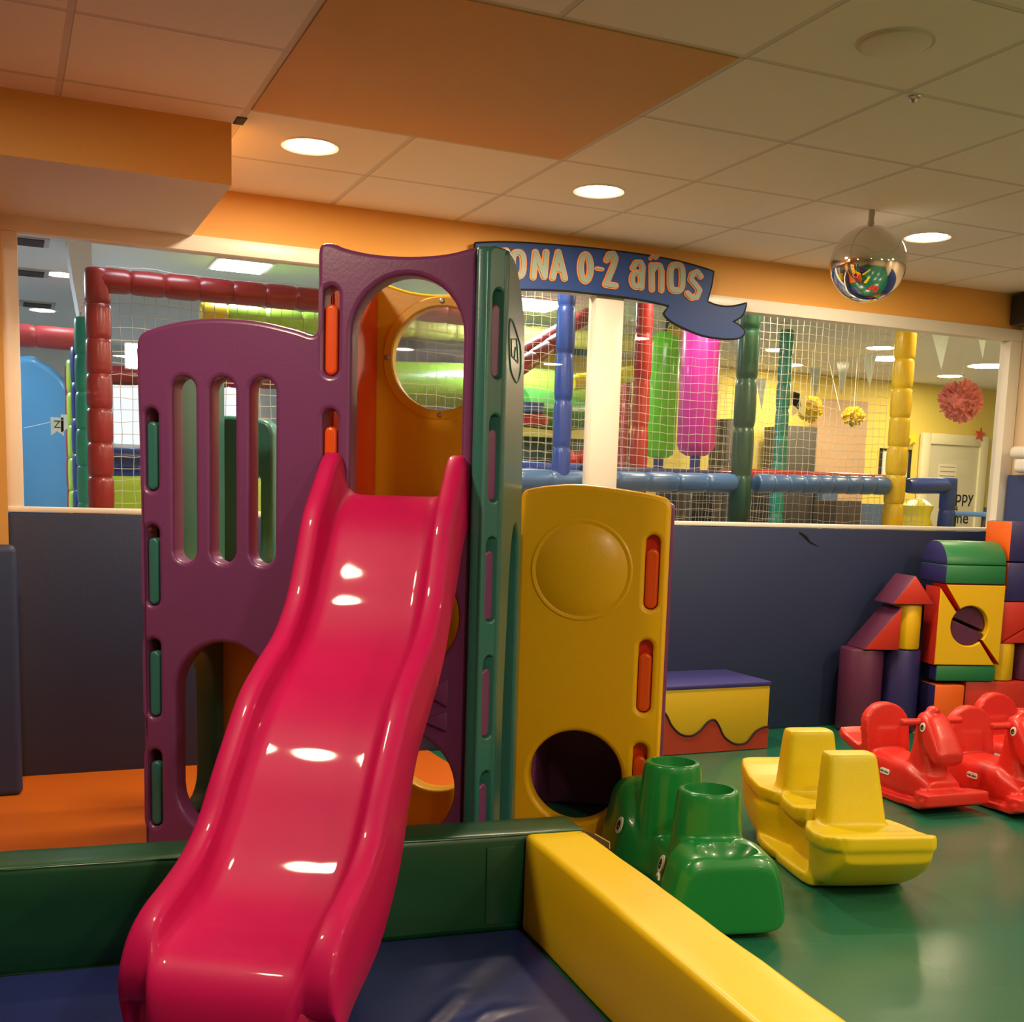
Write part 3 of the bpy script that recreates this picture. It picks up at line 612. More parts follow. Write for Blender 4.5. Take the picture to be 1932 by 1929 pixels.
# ================================================================== RED ROCKING HORSES (local: +x forward)
def horse_body():
    bm = nb(); st = []
    for x in np.linspace(-.235, .235, 25):
        zb = .028+.30*x*x; hw = .098-.018*max(0, (abs(x)-.12)/.1); zt = .20 if x < .05 else .20
        if x > .10: zt = .20-.5*(x-.10)
        if x < -.16: zt = .20-.6*(-.16-x)
        st.append((x, hw, zb, zt, -.12))
    superloft(bm, st, n=32, p=4)
    # rocker plate with flared foot rests
    pts = [(x, .30*x*x+.018) for x in np.linspace(-.27, .27, 19)]+[(.30, .058), (.325, .062)]
    hw = [.125+.03*max(0, (abs(p[0])-.16)/.12) for p in pts]; hw[-1] = .15
    plank(bm, [(-.31, .055), (-.29, .05)]+pts, [.13, .145]+hw, .032)
    # raised foot rest lips front and rear
    plank(bm, [(.20, .075), (.26, .080), (.325, .088)], [.12, .15, .15], .035)
    plank(bm, [(-.16, .17), (-.24, .20), (-.30, .235), (-.345, .255)], [.09, .12, .138, .128], .042)
    # seat back: arched plate leaning back
    t = nb(); out = [(-.108, .18), (-.112, .30)]+[(-.112*math.cos(k*PI/14), .315+.112*math.sin(k*PI/14)) for k in range(1, 14)]+[(.112, .30), (.108, .18)]
    prism(t, out, (0, 0, 0), (0, 1, 0), (-.16, 0, .987), np.array([-.05, 0, 0]))
    bmesh.ops.translate(t, vec=(-.115, 0, 0), verts=t.verts); m2 = bpy.data.meshes.new('t'); t.to_mesh(m2); t.free(); addmesh(bm, m2)
    # rear brace behind the back
    t = nb(); prism(t, [(-.13, .12), (-.16, .30), (-.19, .24), (-.215, .22), (-.235, .12)], (0, -.05, 0), (1, 0, 0), (0, 0, 1), np.array([0, .10, 0])); m2 = bpy.data.meshes.new('t'); t.to_mesh(m2); t.free(); addmesh(bm, m2)
    # neck and head as a loft along the side profile
    def loft(sec, hw):
        rings = []
        for (p0, p1), (w0, w1) in zip(sec, hw):
            p0 = np.array(p0); p1 = np.array(p1); ring = []
            for k in range(24):
                a = 2*PI*k/24; cx = math.copysign(abs(math.cos(a))**.6, math.cos(a)); sy = math.copysign(abs(math.sin(a))**.6, math.sin(a))
                q = (p0+p1)/2+(p1-p0)/2*cx; w_ = (w0+w1)/2+(w1-w0)/2*cx; ring.append(bm.verts.new((q[0], w_*sy, q[1])))
            rings.append(ring)
        for a, c in zip(rings, rings[1:]):
            for k in range(24): bm.faces.new([a[k], a[(k+1) % 24], c[(k+1) % 24], c[k]])
        bm.faces.new(rings[0][::-1]); bm.faces.new(rings[-1])
    loft([((.03, .10), (.23, .08)), ((.055, .20), (.205, .16)), ((.072, .27), (.185, .235)), ((.078, .35), (.195, .30)), ((.083, .41), (.20, .345))], [(.092, .075), (.078, .066), (.068, .058), (.064, .056), (.060, .055)])
    loft([((.085, .43), (.10, .30)), ((.13, .445), (.125, .285)), ((.165, .425), (.155, .262)), ((.20, .385), (.19, .235)), ((.235, .335), (.215, .215)), ((.258, .295), (.245, .205)), ((.272, .27), (.265, .225))],
         [(.054, .054), (.060, .062), (.062, .066), (.062, .068), (.064, .070), (.064, .068), (.052, .056)])
    # forelock bump
    t = nb(); bmesh.ops.create_uvsphere(t, u_segments=16, v_segments=10, radius=.03); bmesh.ops.scale(t, vec=(1.1, .8, .7), verts=t.verts); bmesh.ops.translate(t, vec=(.125, 0, .445), verts=t.verts); m2 = bpy.data.meshes.new('t'); t.to_mesh(m2); t.free(); addmesh(bm, m2)
    return bm
hme = remeshed(horse_body(), .0062, it=7)
def horse(loc, rz, label):
    t = empty('rocking_horse', loc, label, 'rocking horse', 'red rocking horses by the foam blocks', rz=rz)
    t.scale = (1.0, 1.06, .93)
    o = obj('body', hme, M_redpl, t, smooth=0, local=True); o.data.shade_smooth()
    b = nb(); tube(b, [(.118, -.148, .392), (.118, -.145, .392), (.118, 0, .392), (.118, .145, .392), (.118, .148, .392)], [.012, .0165, .0155, .0165, .012], 16); obj('handlebar', b, M_redpl, t, local=True)
    for s in (-1, 1): eye(t, (.150, s*.0640, .372), (.05, s*1, .05), (0, 0, 1), .0155, .021)
    b = nb(); panel(b, rrect(-.032, .032, -.014, .014, .011), [], (-.02, -.108, .125), X1, Z, .004, bev=.001); s_ = obj('label_sticker', b, M_wdecal, t, local=True)
    b = nb(); text_mesh(b, 'little tikes', .0135, (-.02, -.1088, .125), X1, Z, .0004); obj('lettering', b, M_black, s_, local=True)
    return t
h1 = horse((3.67, 3.88, 0), -PI/2-.08, 'red rocking horse in front of the orange foam block, nearest the yellow rocker')
h2 = horse((4.00, 3.70, 0), -PI/2-.08, 'red rocking horse before the long red block, head partly out of view')
h3 = horse((4.42, 3.95, 0), -PI/2-.08, 'red rocking horse at the photo edge, mostly hidden, only its seat back showing')
# ================================================================== STEP BLOCK
SY = 4.9
sb = empty('step_block', (3.19, 5.11, 0), 'yellow foam step block with a red wavy front and blue top against the navy wall', 'foam block')
def sp(name, bm, m, lab=None, sm=40): o = obj(name, bm, m, sb, smooth=sm); (lab and o.__setitem__('label', lab)); return o
b = nb(); box(b, (2.72, SY, 0), (3.658, 5.325, .335), bev=.010); sp('body', b, mat('dull_yellow_vinyl', (.62, .42, .012), rough=.4, bump=.12, bscale=12))
b = nb(); box(b, (2.715, SY-.004, .333), (3.662, 5.327, .358), bev=.008); sp('top_cover', b, mat('blue_violet_vinyl', (.045, .042, .22), rough=.42, bump=.12, bscale=12), 'blue top cover')
wv = [(1210, 1390), (1228, 1352), (1247.5, 1343), (1256.6, 1350), (1267, 1370.5), (1284, 1386), (1304.5, 1388), (1321.5, 1377), (1335, 1362), (1347, 1358.5), (1355.7, 1370.5), (1366, 1391), (1386.5, 1404), (1407, 1401), (1424, 1381), (1437.7, 1373), (1449.0, 1371)]
W = smoothline([(ony(*q, SY)[0], ony(*q, SY)[2]) for q in wv], 5); W = [tuple(p) for p in W if p[0] < 3.652]; W = [(2.725, W[0][1])]+W+[(3.656, W[-1][1])]
b = nb(); prism(b, [(2.725, .004)]+[(3.656, .004)]+W[::-1], (0, SY-.006, 0), X1, Z, Y1*.006); sp('wave_panel', b, mat('worn_red_vinyl', (.42, .045, .02), rough=.4, bump=.12, bscale=12), 'red wavy panel', 30)
b = nb(); tube(b, [(p[0], SY-.006, p[1]) for p in W], .0055, 8); sp('piping', b, M_dark, 'black wavy piping')
# ================================================================== FOAM BLOCK CASTLE
FB = 6.09
def px(x, y): return onb(x, y, FB)
def c6(cx, cy): return onb(1560+cx/5.186, 960+cy/5.186, FB)
GRP = 'foam building blocks in the corner castle'
def blk(bm, mats, label, pick=None, smooth=30):
    o = obj('foam_block', bm, mats, smooth=smooth); tag(o, label, 'foam block', GRP)
    if pick:
        n_ = Vector(-B)
        for p in o.data.polygons: p.material_index = pick(p.normal)
    return o
frontish = lambda nrm: 0 if abs(nrm.dot(Vector(B))) > .75 else 1
sideish = lambda nrm: 1 if abs(nrm.dot(Vector(A))) > .75 else 0
def fbox(x0, x1, z0, z1, d0=0, d=.26, bev=.012):
    b = nb(); box(b, (x0, FB+d0, z0), (x1, FB+d0+d, z1), ax=ABZ, bev=bev); return b
def fcyl(x0, x1, z0, z1, d0=0, bev=.012, n=40):
    b = nb(); r = (x1-x0)/2; lathe(b, [(0, z0), (r-bev, z0), (r-bev*.3, z0+bev*.3), (r, z0+bev), (r, z1-bev), (r-bev*.3, z1-bev*.3), (r-bev, z1), (0, z1)], abz((x0+x1)/2, FB+d0+r, 0), n); return b
zt1 = .478
pc0 = px(1594, 1300)[0]; pc1 = px(1678, 1300)[0]; ic1 = px(1747, 1300)[0]
blk(fcyl(pc0+.02, pc1-.001, 0.005, zt1), vinyl('purple'), 'tall purple foam cylinder standing at the free end of the block castle')
blk(fcyl(pc1+.001, ic1, 0.0, zt1, d0=.01), vinyl('indigo'), 'tall indigo foam cylinder between the purple cylinder and the orange block')
w0, w1, w2 = px(1629.5, 1218), px(1696, 1218), px(1697.5, 1145); zw = zt1+.002
b = nb(); prism(b, [(w0[0], zw), (w1[0], zw), (w1[0], w2[1])], abz(0, FB-.01, 0), A, Z, B*.25, bev=.008); blk(b, [vinyl('red'), vinyl('purple')], 'foam wedge with red triangle front and purple slope on the purple cylinder', frontish)
yc0, yc1 = px(1698.5, 1180)[0], px(1747.5, 1180)[0]; zy1 = px(1720, 1141)[1]
blk(fcyl(yc0, yc1, zw, zy1-.002, d0=.005), vinyl('yellow'), 'short yellow foam cylinder beside the red and purple wedge')
r0, r1, r2 = px(1682.5, 1140), px(1762.5, 1136), px(1727, 1086)
b = nb(); prism(b, [(r0[0], zy1), (r1[0], zy1), ((r0[0]+r1[0])/2, r2[1])], abz(0, FB-.012, 0), A, Z, B*.25, bev=.008); blk(b, [vinyl('red'), vinyl('purple')], 'roof shaped foam prism with red gable on top of the short yellow cylinder', frontish)
# orange and red base, green slab
ol0, ol1 = px(1762, 1325)[0], px(1819, 1325)[0]; zo = px(1780, 1293)[1]
blk(fbox(ol0, ol1, 0, zo, d0=.0, d=.18), [vinyl('orange'), vinyl('indigo')], 'orange foam block with an indigo side at the base of the castle', sideish)
zr = px(1850, 1287)[1]
blk(fbox(ol1+.012, ol1+.62, 0, zr, d0=.02), vinyl('red'), 'long red foam block lying behind the rocking horses')
gs0, gs1 = px(1765.5, 1275)[0], px(1878, 1275)[0]; zg0 = max(zo, zr)+.002; zg1 = px(1800, 1256)[1]
blk(fbox(gs0, gs1, zg0, zg1, d0=0, d=.19), [vinyl('green'), vinyl('indigo')], 'flat green foam slab under the yellow holed block', sideish)
# yellow block with a round hole, in two halves, and the purple half discs
yq0 = px(1767.5, 1180)[0]; yq1 = px(1891, 1180)[0]; zy0 = zg1+.002; zyt = px(1830, 1104)[1]
hc = c6(1395, 1150); hr = .113
def ang(p): return math.atan2(p[1]-hc[1], p[0]-hc[0])
def arcpts(a0, a1, n=24): return [(hc[0]+hr*math.cos(a0+(a1-a0)*k/n), hc[1]+hr*math.sin(a0+(a1-a0)*k/n)) for k in range(n+1)]
aL, aR = ang(c6(1488, 1290)), ang(c6(1265, 1010)); bL, bR = ang(c6(1310, 1000)), ang(c6(1505, 1275))
lowl = [(yq0, zy0), (c6(1640, 1512)[0], zy0)]+arcpts(aL, aR-2*PI if aR > aL else aR)+[(yq0+.002, zyt-.014)]
upr = [(yq1, zy0+.004), (yq1, zyt), (c6(1165, 755)[0], zyt)]+arcpts(bL, bR)
inhole = lambda o: [p.__setattr__('material_index', 0) for p in o.data.polygons if abs(p.normal.dot(Vector(B))) <= .75 and np.hypot((o.matrix_world @ p.center).dot(Vector(A))-hc[0], (o.matrix_world @ p.center).z-hc[1]) < hr+.006]
bpy.context.view_layer.update()
for q, lb in ((lowl, 'lower yellow foam corner piece with red sides, half of the holed block'), (upr, 'upper yellow foam corner piece with red sides, half of the holed block')):
    b = nb(); panel(b, q, [], abz(0, FB-.004, 0), A, Z, .17, bev=.007); o = blk(b, [vinyl('yellow'), vinyl('red')], lb, frontish); bpy.context.view_layer.update(); inhole(o)
ta = math.radians(-22)
hd1 = [(hc[0]+.006+(hr-.006)*math.cos(ta+PI*k/20), hc[1]+.010+(hr-.012)*math.sin(ta+PI*k/20)) for k in range(21)]
hd2 = [(hc[0]-.004+(hr-.006)*math.cos(ta+PI+PI*k/20), hc[1]-.006+(hr-.008)*math.sin(ta+PI+PI*k/20)) for k in range(21)]
for q, dz, lb in ((hd1, .035, 'upper'), (hd2, .008, 'lower')):
    b = nb(); panel(b, q, [], abz(0, FB+dz, 0), A, Z, .13, bev=.006); blk(b, vinyl('purple'), lb+' purple half disc of foam inside the round hole of the yellow block')
# green arch and slab on top
d0_, d1_ = px(1785, 1085)[0], px(1899, 1085)[0]; zs0 = zyt+.003; zs1 = px(1830, 1067)[1]; zd = px(1830, 1023)[1]
blk(fbox(d0_, d1_, zs0, zs1, d0=0, d=.31), [vinyl('green'), vinyl('indigo')], 'flat green foam block with an indigo end under the rounded green top block', sideish)
b = nb(); hp = [(FB+.004, zs1+.002)]+[(FB+.155-.151*math.cos(PI*k/20), zs1+.002+(zd-zs1)*math.sin(PI*k/20)) for k in range(1, 20)]+[(FB+.306, zs1+.002)]
prism(b, hp, abz(d0_+.002, 0, 0), B, Z, A*(d1_-d0_-.004), bev=.006); blk(b, [vinyl('green'), vinyl('indigo')], 'half round green foam block with an indigo end topping the castle', sideish)
# pieces at the right edge of the photo
y20, y21 = px(1879, 1250)[0], px(1926, 1250)[0]; zc1 = px(1900, 1215)[1]
blk(fcyl(y20, y21, zr+.002, zc1, d0=.02), vinyl('yellow'), 'short yellow foam cylinder standing on the long red block')
blk(fcyl(y21+.012, y21+.20, zr+.002, zc1, d0=.02), vinyl('purple'), 'dark purple foam cylinder beside the yellow one on the long red block')
rw0 = px(1891, 1175)[0]+.008; rw1 = rw0+.38; za, zb_ = zc1+.002, px(1900, 1137)[1]
b = nb(); prism(b, [(rw0, za), (rw1, zb_), (rw0, zb_)], abz(0, FB+.015, 0), A, Z, B*.25, bev=.006); blk(b, vinyl('red'), 'upper red foam wedge of the pair lying on the yellow and purple cylinders')
b = nb(); prism(b, [(rw0+.012, za), (rw1, za), (rw1, zb_-.008)], abz(0, FB+.015, 0), A, Z, B*.25, bev=.006); blk(b, vinyl('red'), 'lower red foam wedge of the pair lying on the yellow and purple cylinders')
cu0 = px(1903, 1100)[0]; z2 = px(1910, 1062)[1]; z3 = px(1910, 984)[1]
blk(fbox(cu0, cu0+.3, zb_+.002, z2, d0=.02, d=.27), [vinyl('indigo'), vinyl('orange')], 'indigo foam cube with orange sides resting on the red wedge pair', sideish)
blk(fbox(cu0, cu0+.3, z2+.003, z3, d0=.02, d=.27), [vinyl('indigo'), vinyl('orange')], 'topmost indigo foam cube with orange sides beside the window sill', sideish)
# ================================================================== RIBBON SIGN
SGY = YW-.05
def s2(x, y): p = ony(x, y, SGY); return (p[0], p[2])
rib = smoothline([(897, 459), (940, 457), (1000, 459), (1100, 467), (1200, 479), (1280, 493), (1347, 512)], 4)+[np.array((1343, 538)), np.array((1336, 564))]
tail = smoothline([(1335, 569), (1350, 575.5), (1373, 579), (1395, 576), (1409, 572)], 3)+smoothline([(1409, 572), (1405, 587), (1398, 598), (1383, 607)], 3)[1:]+smoothline([(1383, 607), (1395, 614), (1405, 625), (1401, 634), (1390, 639), (1363, 639), (1326, 633), (1288, 618), (1263.5, 604), (1253, 592)], 3)[1:]+[np.array((1262, 577))]
bot = smoothline([(1233, 570), (1201, 564), (1159, 558), (1119, 554), (1064, 548), (993, 546), (897, 547)], 3)
poly = [s2(*p) for p in rib+tail+bot]
sg = empty('ribbon_sign', (3.0, SGY, 2.2), 'blue ribbon sign with ZONA 0-2 años in grey letters with orange outlines', 'sign')
cen = np.mean(np.array(poly), axis=0)
b = nb(); panel(b, poly[::-1], [], (0, SGY, 0), X1, Z, .014, bev=.004); obj('board', b, mat('sign_blue_paint', (.024, .062, .23), rough=.5, spec=.25, bump=.03, bscale=60), sg, smooth=40)
b = nb(); pts = [(p[0], SGY+.006, p[1]) for p in poly]; tube(b, pts+[pts[0]], .0072, 6, caps=False); obj('edge', b, M_dark, sg)
def K(x, y): return (940+x*.24883, 420+y*.24883)
def oval(cx, cy, rx, ry, n=20, sq=1.0): return [(cx+rx*math.copysign(abs(math.cos(2*PI*k/n))**sq, math.cos(2*PI*k/n)), cy+ry*math.copysign(abs(math.sin(2*PI*k/n))**sq, math.sin(2*PI*k/n))) for k in range(n+1)]
GL = [('Z', [[(-20, 225), (58, 220), (-15, 415), (62, 420)]], 30), ('O', [oval(145, 318, 42, 90, sq=.7)], 27), ('N', [[(262, 415), (278, 228), (345, 412), (360, 228)]], 27),
      ('A', [[(408, 420), (452, 228), (500, 425)], [(425, 358), (485, 362)]], 27), ('0', [oval(658, 345, 38, 100)], 27), ('-', [[(745, 350), (785, 356)]], 17),
      ('2', [[(820, 285), (838, 245), (868, 240), (884, 275), (872, 325), (812, 470), (885, 482)]], 27), ('a', [[(1018, 345), (1040, 305), (1075, 305), (1092, 340), (1082, 495)], oval(1045, 435, 35, 55)], 24),
      ('n', [[(1163, 510), (1160, 325)], [(1165, 365), (1190, 325), (1220, 330), (1236, 375), (1234, 515)]], 24), ('~', [[(1150, 275), (1168, 254), (1192, 270), (1212, 250)]], 14), ('o', [oval(1346, 420, 46, 98, sq=.6)], 26),
      ('s', [[(1530, 410), (1505, 378), (1465, 395), (1455, 435), (1490, 475), (1520, 515), (1500, 565), (1460, 570), (1430, 540)]], 25)]
def strokes(bm, lines, wd, y0, y1):
    for L in lines:
        y1 -= .0004
        L = [np.array(p, float) for p in L]
        for i, p in enumerate(L):
            y1 -= .00003
            q = [s2(*K(*(p+wd*np.array([math.cos(2*PI*k/14), math.sin(2*PI*k/14)])))) for k in range(14)]; prism(bm, q, (0, y1, 0), X1, Z, Y1*(y0-y1))
            if i+1 < len(L) and np.linalg.norm(L[i+1]-p) > 1:
                d = L[i+1]-p; d = d/np.linalg.norm(d); nn = np.array([-d[1], d[0]])*wd; y1 -= .00003
                q = [s2(*K(*z_)) for z_ in (p+nn, L[i+1]+nn, L[i+1]-nn, p-nn)]; prism(bm, q, (0, y1, 0), X1, Z, Y1*(y0-y1))
Mlg = mat('letter_grey_green', (.27, .34, .29), rough=.5); Mlo = mat('letter_orange', (.85, .27, .06), rough=.5)
for ch, L, wd in GL:
    b = nb(); strokes(b, L, wd, SGY+.004, SGY-.004)
    lo = obj('letter', b, Mlo, sg, smooth=0); b = nb(); strokes(b, L, wd-9.5, SGY, SGY-.0095); q = obj('letter_face', b, Mlg, None, smooth=0, loc=sg.location); q.location = (0, 0, 0); q.parent = lo
# ================================================================== BALLOON, WALL FIXTURES
bl = empty('balloon', (3.531, 4.216, 2.17), 'round silver mirror balloon hanging from the ceiling', 'balloon')
t = nb(); bmesh.ops.create_uvsphere(t, u_segments=96, v_segments=64, radius=.1635)
for v_ in t.verts:
    a = math.atan2(v_.co.y, v_.co.x); zz = v_.co.z/.1635
    f = 1-.012*max(0, -zz-.55)*(1+math.sin(a*22)) + .006*math.exp(-((zz)/.03)**2)*math.sin(a*34)*0
    v_.co.x *= f; v_.co.y *= f; v_.co.z *= 1.0
bmesh.ops.translate(t, vec=(3.531, 4.216, 2.333), verts=t.verts); obj('foil', t, M_foil, bl, smooth=60)
b = nb(); tube(b, [(3.531, 4.216, 2.487), (3.531, 4.216, 2.50), (3.531, 4.216, 2.52), (3.532, 4.216, 2.545), (3.532, 4.216, 2.559)], [.03, .015, .012, .014, .012], 14); obj('neck', b, mat('clear_vinyl_neck', (.45, .42, .38), rough=.2, spec=.6), bl)
b = nb(); p = onx(1932, 580, XR-.09); box(b, (XR-.13, 5.05, 2.37), (XR, 5.335, 2.545), bev=.01); tag(obj('wall_speaker', b, M_black), 'black box mounted high on the beige side wall, cut by the photo edge', 'speaker')
t = empty('wall_dispenser', (XR-.05, 5.0, 1.5), 'white rounded dispenser on the side wall above the blue pad, cut by the photo edge', 'dispenser')
b = nb(); box(b, (XR-.16, 4.98, 1.585), (XR, 5.23, 1.655), bev=.03, seg=5); obj('lid', b, mat('white_plastic', (.8, .77, .72), rough=.3), t)
b = nb(); box(b, (XR-.14, 5.0, 1.50), (XR, 5.21, 1.59), bev=.03, seg=5); obj('body', b, mat('white_plastic', (.8, .77, .72), rough=.3), t)
# ================================================================== THE HALL BEHIND THE GLASS
HZ = 2.64; HB = 10.2
M_hceil = mat('hall_ceiling_paint', (.78, .79, .80), rough=.7); M_hyel = mat('hall_yellow_wall_paint', (.72, .58, .12), rough=.6); M_hwhite = mat('hall_white_wall_paint', (.66, .68, .68), rough=.6)
b = nb(); box(b, (-4, YW+.1, -.1), (16, 12.6, 0)); struct('floor_hall', b, mat('hall_floor_vinyl', (.34, .36, .36), rough=.5), 0)
b = nb(); box(b, (-4, YW+.1, HZ), (16, 12.6, HZ+.1)); struct('ceiling_hall', b, M_hceil, 0)
b = nb(); box(b, (4.2, HB, 1.30), (16, HB+.1, HZ)); struct('wall_rear', b, M_hyel, 0)
b = nb(); box(b, (4.2, HB-.02, 0), (16, HB+.1, 1.30)); struct('wall_dado', b, mat('hall_blue_dado_paint', (.07, .11, .2), rough=.6), 0)
b = nb(); box(b, (-4, 12.5, 0), (4.3, 12.6, HZ)); struct('wall_far', b, M_hwhite, 0)
b = nb(); box(b, (15.9, YW, 0), (16, 12.6, HZ)); struct('wall_east', b, M_hyel, 0)
b = nb(); box(b, (-4.1, YW, 0), (-4, 12.6, HZ)); struct('wall_west', b, M_hwhite, 0)
b = nb(); box(b, (4.2, HB+.1, 0), (4.3, 12.6, HZ)); struct('wall_return', b, M_hwhite, 0)
b = nb(); box(b, (XR+.1, YW, 0), (16, YW+.1, HZ)); struct('wall_near', b, M_hyel, 0)
def tagp(o, label, cat, group=None): return tag(o, label, cat, group)
def led(x, y, w_, d_, s, col, label):
    t = empty('panel_light', (x, y, HZ), label, 'ceiling light'); b = nb(); box(b, (x-w_/2-.03, y-d_/2-.03, HZ-.012), (x+w_/2+.03, y+d_/2+.03, HZ)); obj('rim', b, M_white, t)
    b = nb(); box(b, (x-w_/2, y-d_/2, HZ-.016), (x+w_/2, y+d_/2, HZ-.010)); obj('diffuser', b, emit('panel_glow_%d' % int(abs(x*100)), col, s), t)
p = onz(455, 500, HZ); led(p[0], p[1], .30, .34, 55, COOL, 'square cold white light panel glowing above the red padded beam')
p = onz(1003, 573, HZ); led(p[0], p[1], .42, .45, 60, COOL, 'square cold white light panel in the hall beside the teal tower panel')
led(-.9, 8.4, .6, .6, 70, COOL, 'unseen cold white fill panel added to the hall behind the pillar')  # added out of view only to brighten the hall
led(.75, 5.75, .4, .2, 16, COOL, 'unseen cold fill panel added beyond the window above the red padded rail')  # unseen fill, added to light the padded frame near the glass
led(4.0, 6.25, .5, .3, 18, (1, .97, .9), 'unseen white fill panel added above the punch bags, behind the window top rail')  # added out of sight to brighten the punch bags
led(3.6, 9.2, .5, .5, 25, COOL, 'square cold white light panel deep in the hall behind the blue padded post')
M_hl = emit('hall_lamp_glow', HALLWARM, HALL); M_hl2 = emit('hall_white_lamp_glow', (1, .97, .9), 26)
def hlamp(q, label, m=M_hl, r=.10, group='round lamps in the hall ceiling'):
    p = onz(q[0], q[1], HZ-.01); t = empty('hall_light', (p[0], p[1], HZ), label, 'ceiling light', group)
    b = nb(); lathe(b, [(r, -.006), (r+.02, -.008), (r+.025, 0)], (p[0], p[1], HZ), 28); obj('rim', b, M_white, t)
    b = nb(); lathe(b, [(0, -.008), (r, -.006)], (p[0], p[1], HZ), 28); obj('diffuser', b, m, t)
hlamp((115, 520), 'round white lamp in the hall ceiling, the larger of two beside the air vents', M_hl2, .095)
hlamp((80, 587), 'round white lamp in the hall ceiling, the smaller of two beside the air vents', M_hl2, .095)
for i, xx in enumerate((2.6, 4.2, 5.8, 7.6)):  # lamps out of view, added to light the fronts of the posts
    pp = (xx, 5.80, HZ); t = empty('hall_light', pp, 'unseen warm fill lamp added just beyond the window, above its top rail', 'ceiling light', 'unseen fill lamps added beyond the window'); b = nb(); lathe(b, [(.11, -.006), (.13, -.008), (.135, 0)], pp, 28); obj('rim', b, M_white, t); b = nb(); lathe(b, [(0, -.008), (.11, -.006)], pp, 28); obj('diffuser', b, M_hl, t)
for q, lb in (((1662, 658), 'round warm hall lamp just left of the padded yellow post top'), ((1676, 678), 'bright round hall lamp behind the yellow post above the tallest silver pennant'), ((1866, 692), 'round warm hall lamp above the pink paper pom-pom near the window frame'),
              ((1792, 711), 'round warm hall lamp above and left of the pink paper pom-pom'), ((1552, 731), 'round warm hall lamp between the silver pennants'), ((1491, 690), 'round warm hall lamp beside the teal padded post'), ((1470, 662), 'small round warm hall lamp left of the teal padded post')):
    hlamp(q, lb, M_hl, .19 if q[0] in (1676, 1866) else .12)
for q, lb in (((47, 452), 'dark slotted air vent in the hall ceiling, uppermost of three'), ((52, 512), 'dark slotted air vent in the hall ceiling, middle of three'), ((70, 573), 'dark slotted air vent in the hall ceiling, lowest of three')):
    p = onz(q[0], q[1], HZ); t = empty('air_vent', tuple(p), lb, 'vent', 'air vents in the hall ceiling')
    b = nb(); box(b, (p[0]-.13, p[1]-.13, HZ-.012), (p[0]+.13, p[1]+.13, HZ)); obj('frame', b, mat('vent_grey', (.45, .46, .48), rough=.5), t)
    b = nb(); [box(b, (p[0]-.10, p[1]-.105+.03*i, HZ-.02), (p[0]+.10, p[1]-.09+.03*i, HZ-.010)) for i in range(7)]; obj('slats', b, mat('vent_dark', (.04, .04, .05), rough=.5), t)
# white box column and boxing at the left
q0 = ony(126, 452, 7.3); q1 = ony(174, 545, 7.3)
b = nb(); prism(b, [(q0[0], HZ), (q1[0], HZ), (q1[0], 2.1), (q1[0]-.05, 2.1), (q0[0]+.03, 2.42)], (0, 7.3, 0), X1, Z, Y1*.25); o = struct('column', b, mat('hall_white_paint', (.78, .8, .82), rough=.6), 0)
# --- padded soft play frame
M_pred = pad('pad_red', (.27, .018, .022)); M_pblue = pad('pad_blue', (.018, .060, .36)); M_pred2 = pad('pad_bright_red', (.50, .025, .02)); M_pgreen = pad('pad_dark_green', (.006, .060, .038)); M_pteal = pad('pad_teal', (.01, .30, .24))
M_pyel = pad('pad_yellow', (.74, .52, .010)); M_plime = pad('pad_lime', (.36, .60, .06)); M_pnavy = pad('pad_navy', (.02, .035, .13)); M_psteel = pad('pad_steel_blue', (.055, .14, .34)); M_pltb = pad('pad_light_blue', (.07, .30, .62))
fr = empty('soft_play_frame', (3, 6.0, 0), 'padded soft play frame of coloured posts and rails behind the window glass', 'play frame')
def fp(name, x0y0, x1y1, Y, m, r, lab, Y2=None, seg=.22):
    a = ony(*x0y0, Y); c = ony(*x1y1, Y if Y2 is None else Y2); b = nb(); ptube(b, a, c, r, seg); o = obj(name, b, m, fr, smooth=60); o['label'] = lab; return o
def post(x, y, Y, z0, z1, m, r, lab, seg=.2):
    p = ony(x, y, Y); b = nb(); ptube(b, (p[0], Y, z0), (p[0], Y, z1), r, seg); o = obj('padded_post', b, m, fr, smooth=60); o['label'] = lab; return o
zt = ony(190, 528, 6.0)[2]
post(187, 700, 6.0, 0, zt+.05, M_pred, .060, 'red padded post', .165)
fp('padded_rail', (178, 527), (945, 600), 6.0, M_pred, .058, 'red padded top rail', seg=.16)
post(164, 780, 6.7, 0, ony(164, 600, 6.7)[2], M_pteal, .058, 'turquoise padded post'); post(154, 780, 7.3, 0, ony(154, 655, 7.3)[2], M_pblue, .056, 'blue padded post'); post(144, 780, 7.9, 0, ony(144, 680, 7.9)[2], M_plime, .055, 'lime padded post')
post(139, 780, 8.6, 0, ony(139, 690, 8.6)[2], M_pred, .055, 'dark red padded post')
fp('padded_rail', (-20, 628), (152, 642), 8.6, mat('pad_faded_red', (.5, .06, .07), rough=.4), .075, 'faded red padded rail', seg=.3)
fp('padded_rail', (200, 862), (640, 872), 7.4, M_pnavy, .055, 'navy padded rail'); fp('padded_rail', (200, 887), (640, 896), 7.5, M_pblue, .035, 'blue padded rail')
fp('padded_rail', (378, 594), (428, 596), 7.4, M_pyel, .075, 'yellow padded rail end'); fp('padded_rail', (428, 596), (700, 622), 7.4, M_plime, .070, 'lime padded rail')
fp('padded_rail', (205, 708), (640, 720), 9.2, M_pred, .07, 'red padded rail far back')
post(1064, 720, 6.0, 0, HZ-.05, M_pblue, .052, 'blue padded post', .26)
post(1210, 740, 6.5, 0, HZ-.05, M_pred2, .056, 'bright red padded post', .28)
post(1405, 780, 6.0, 0, HZ-.05, M_pgreen, .066, 'dark green padded post', .30)
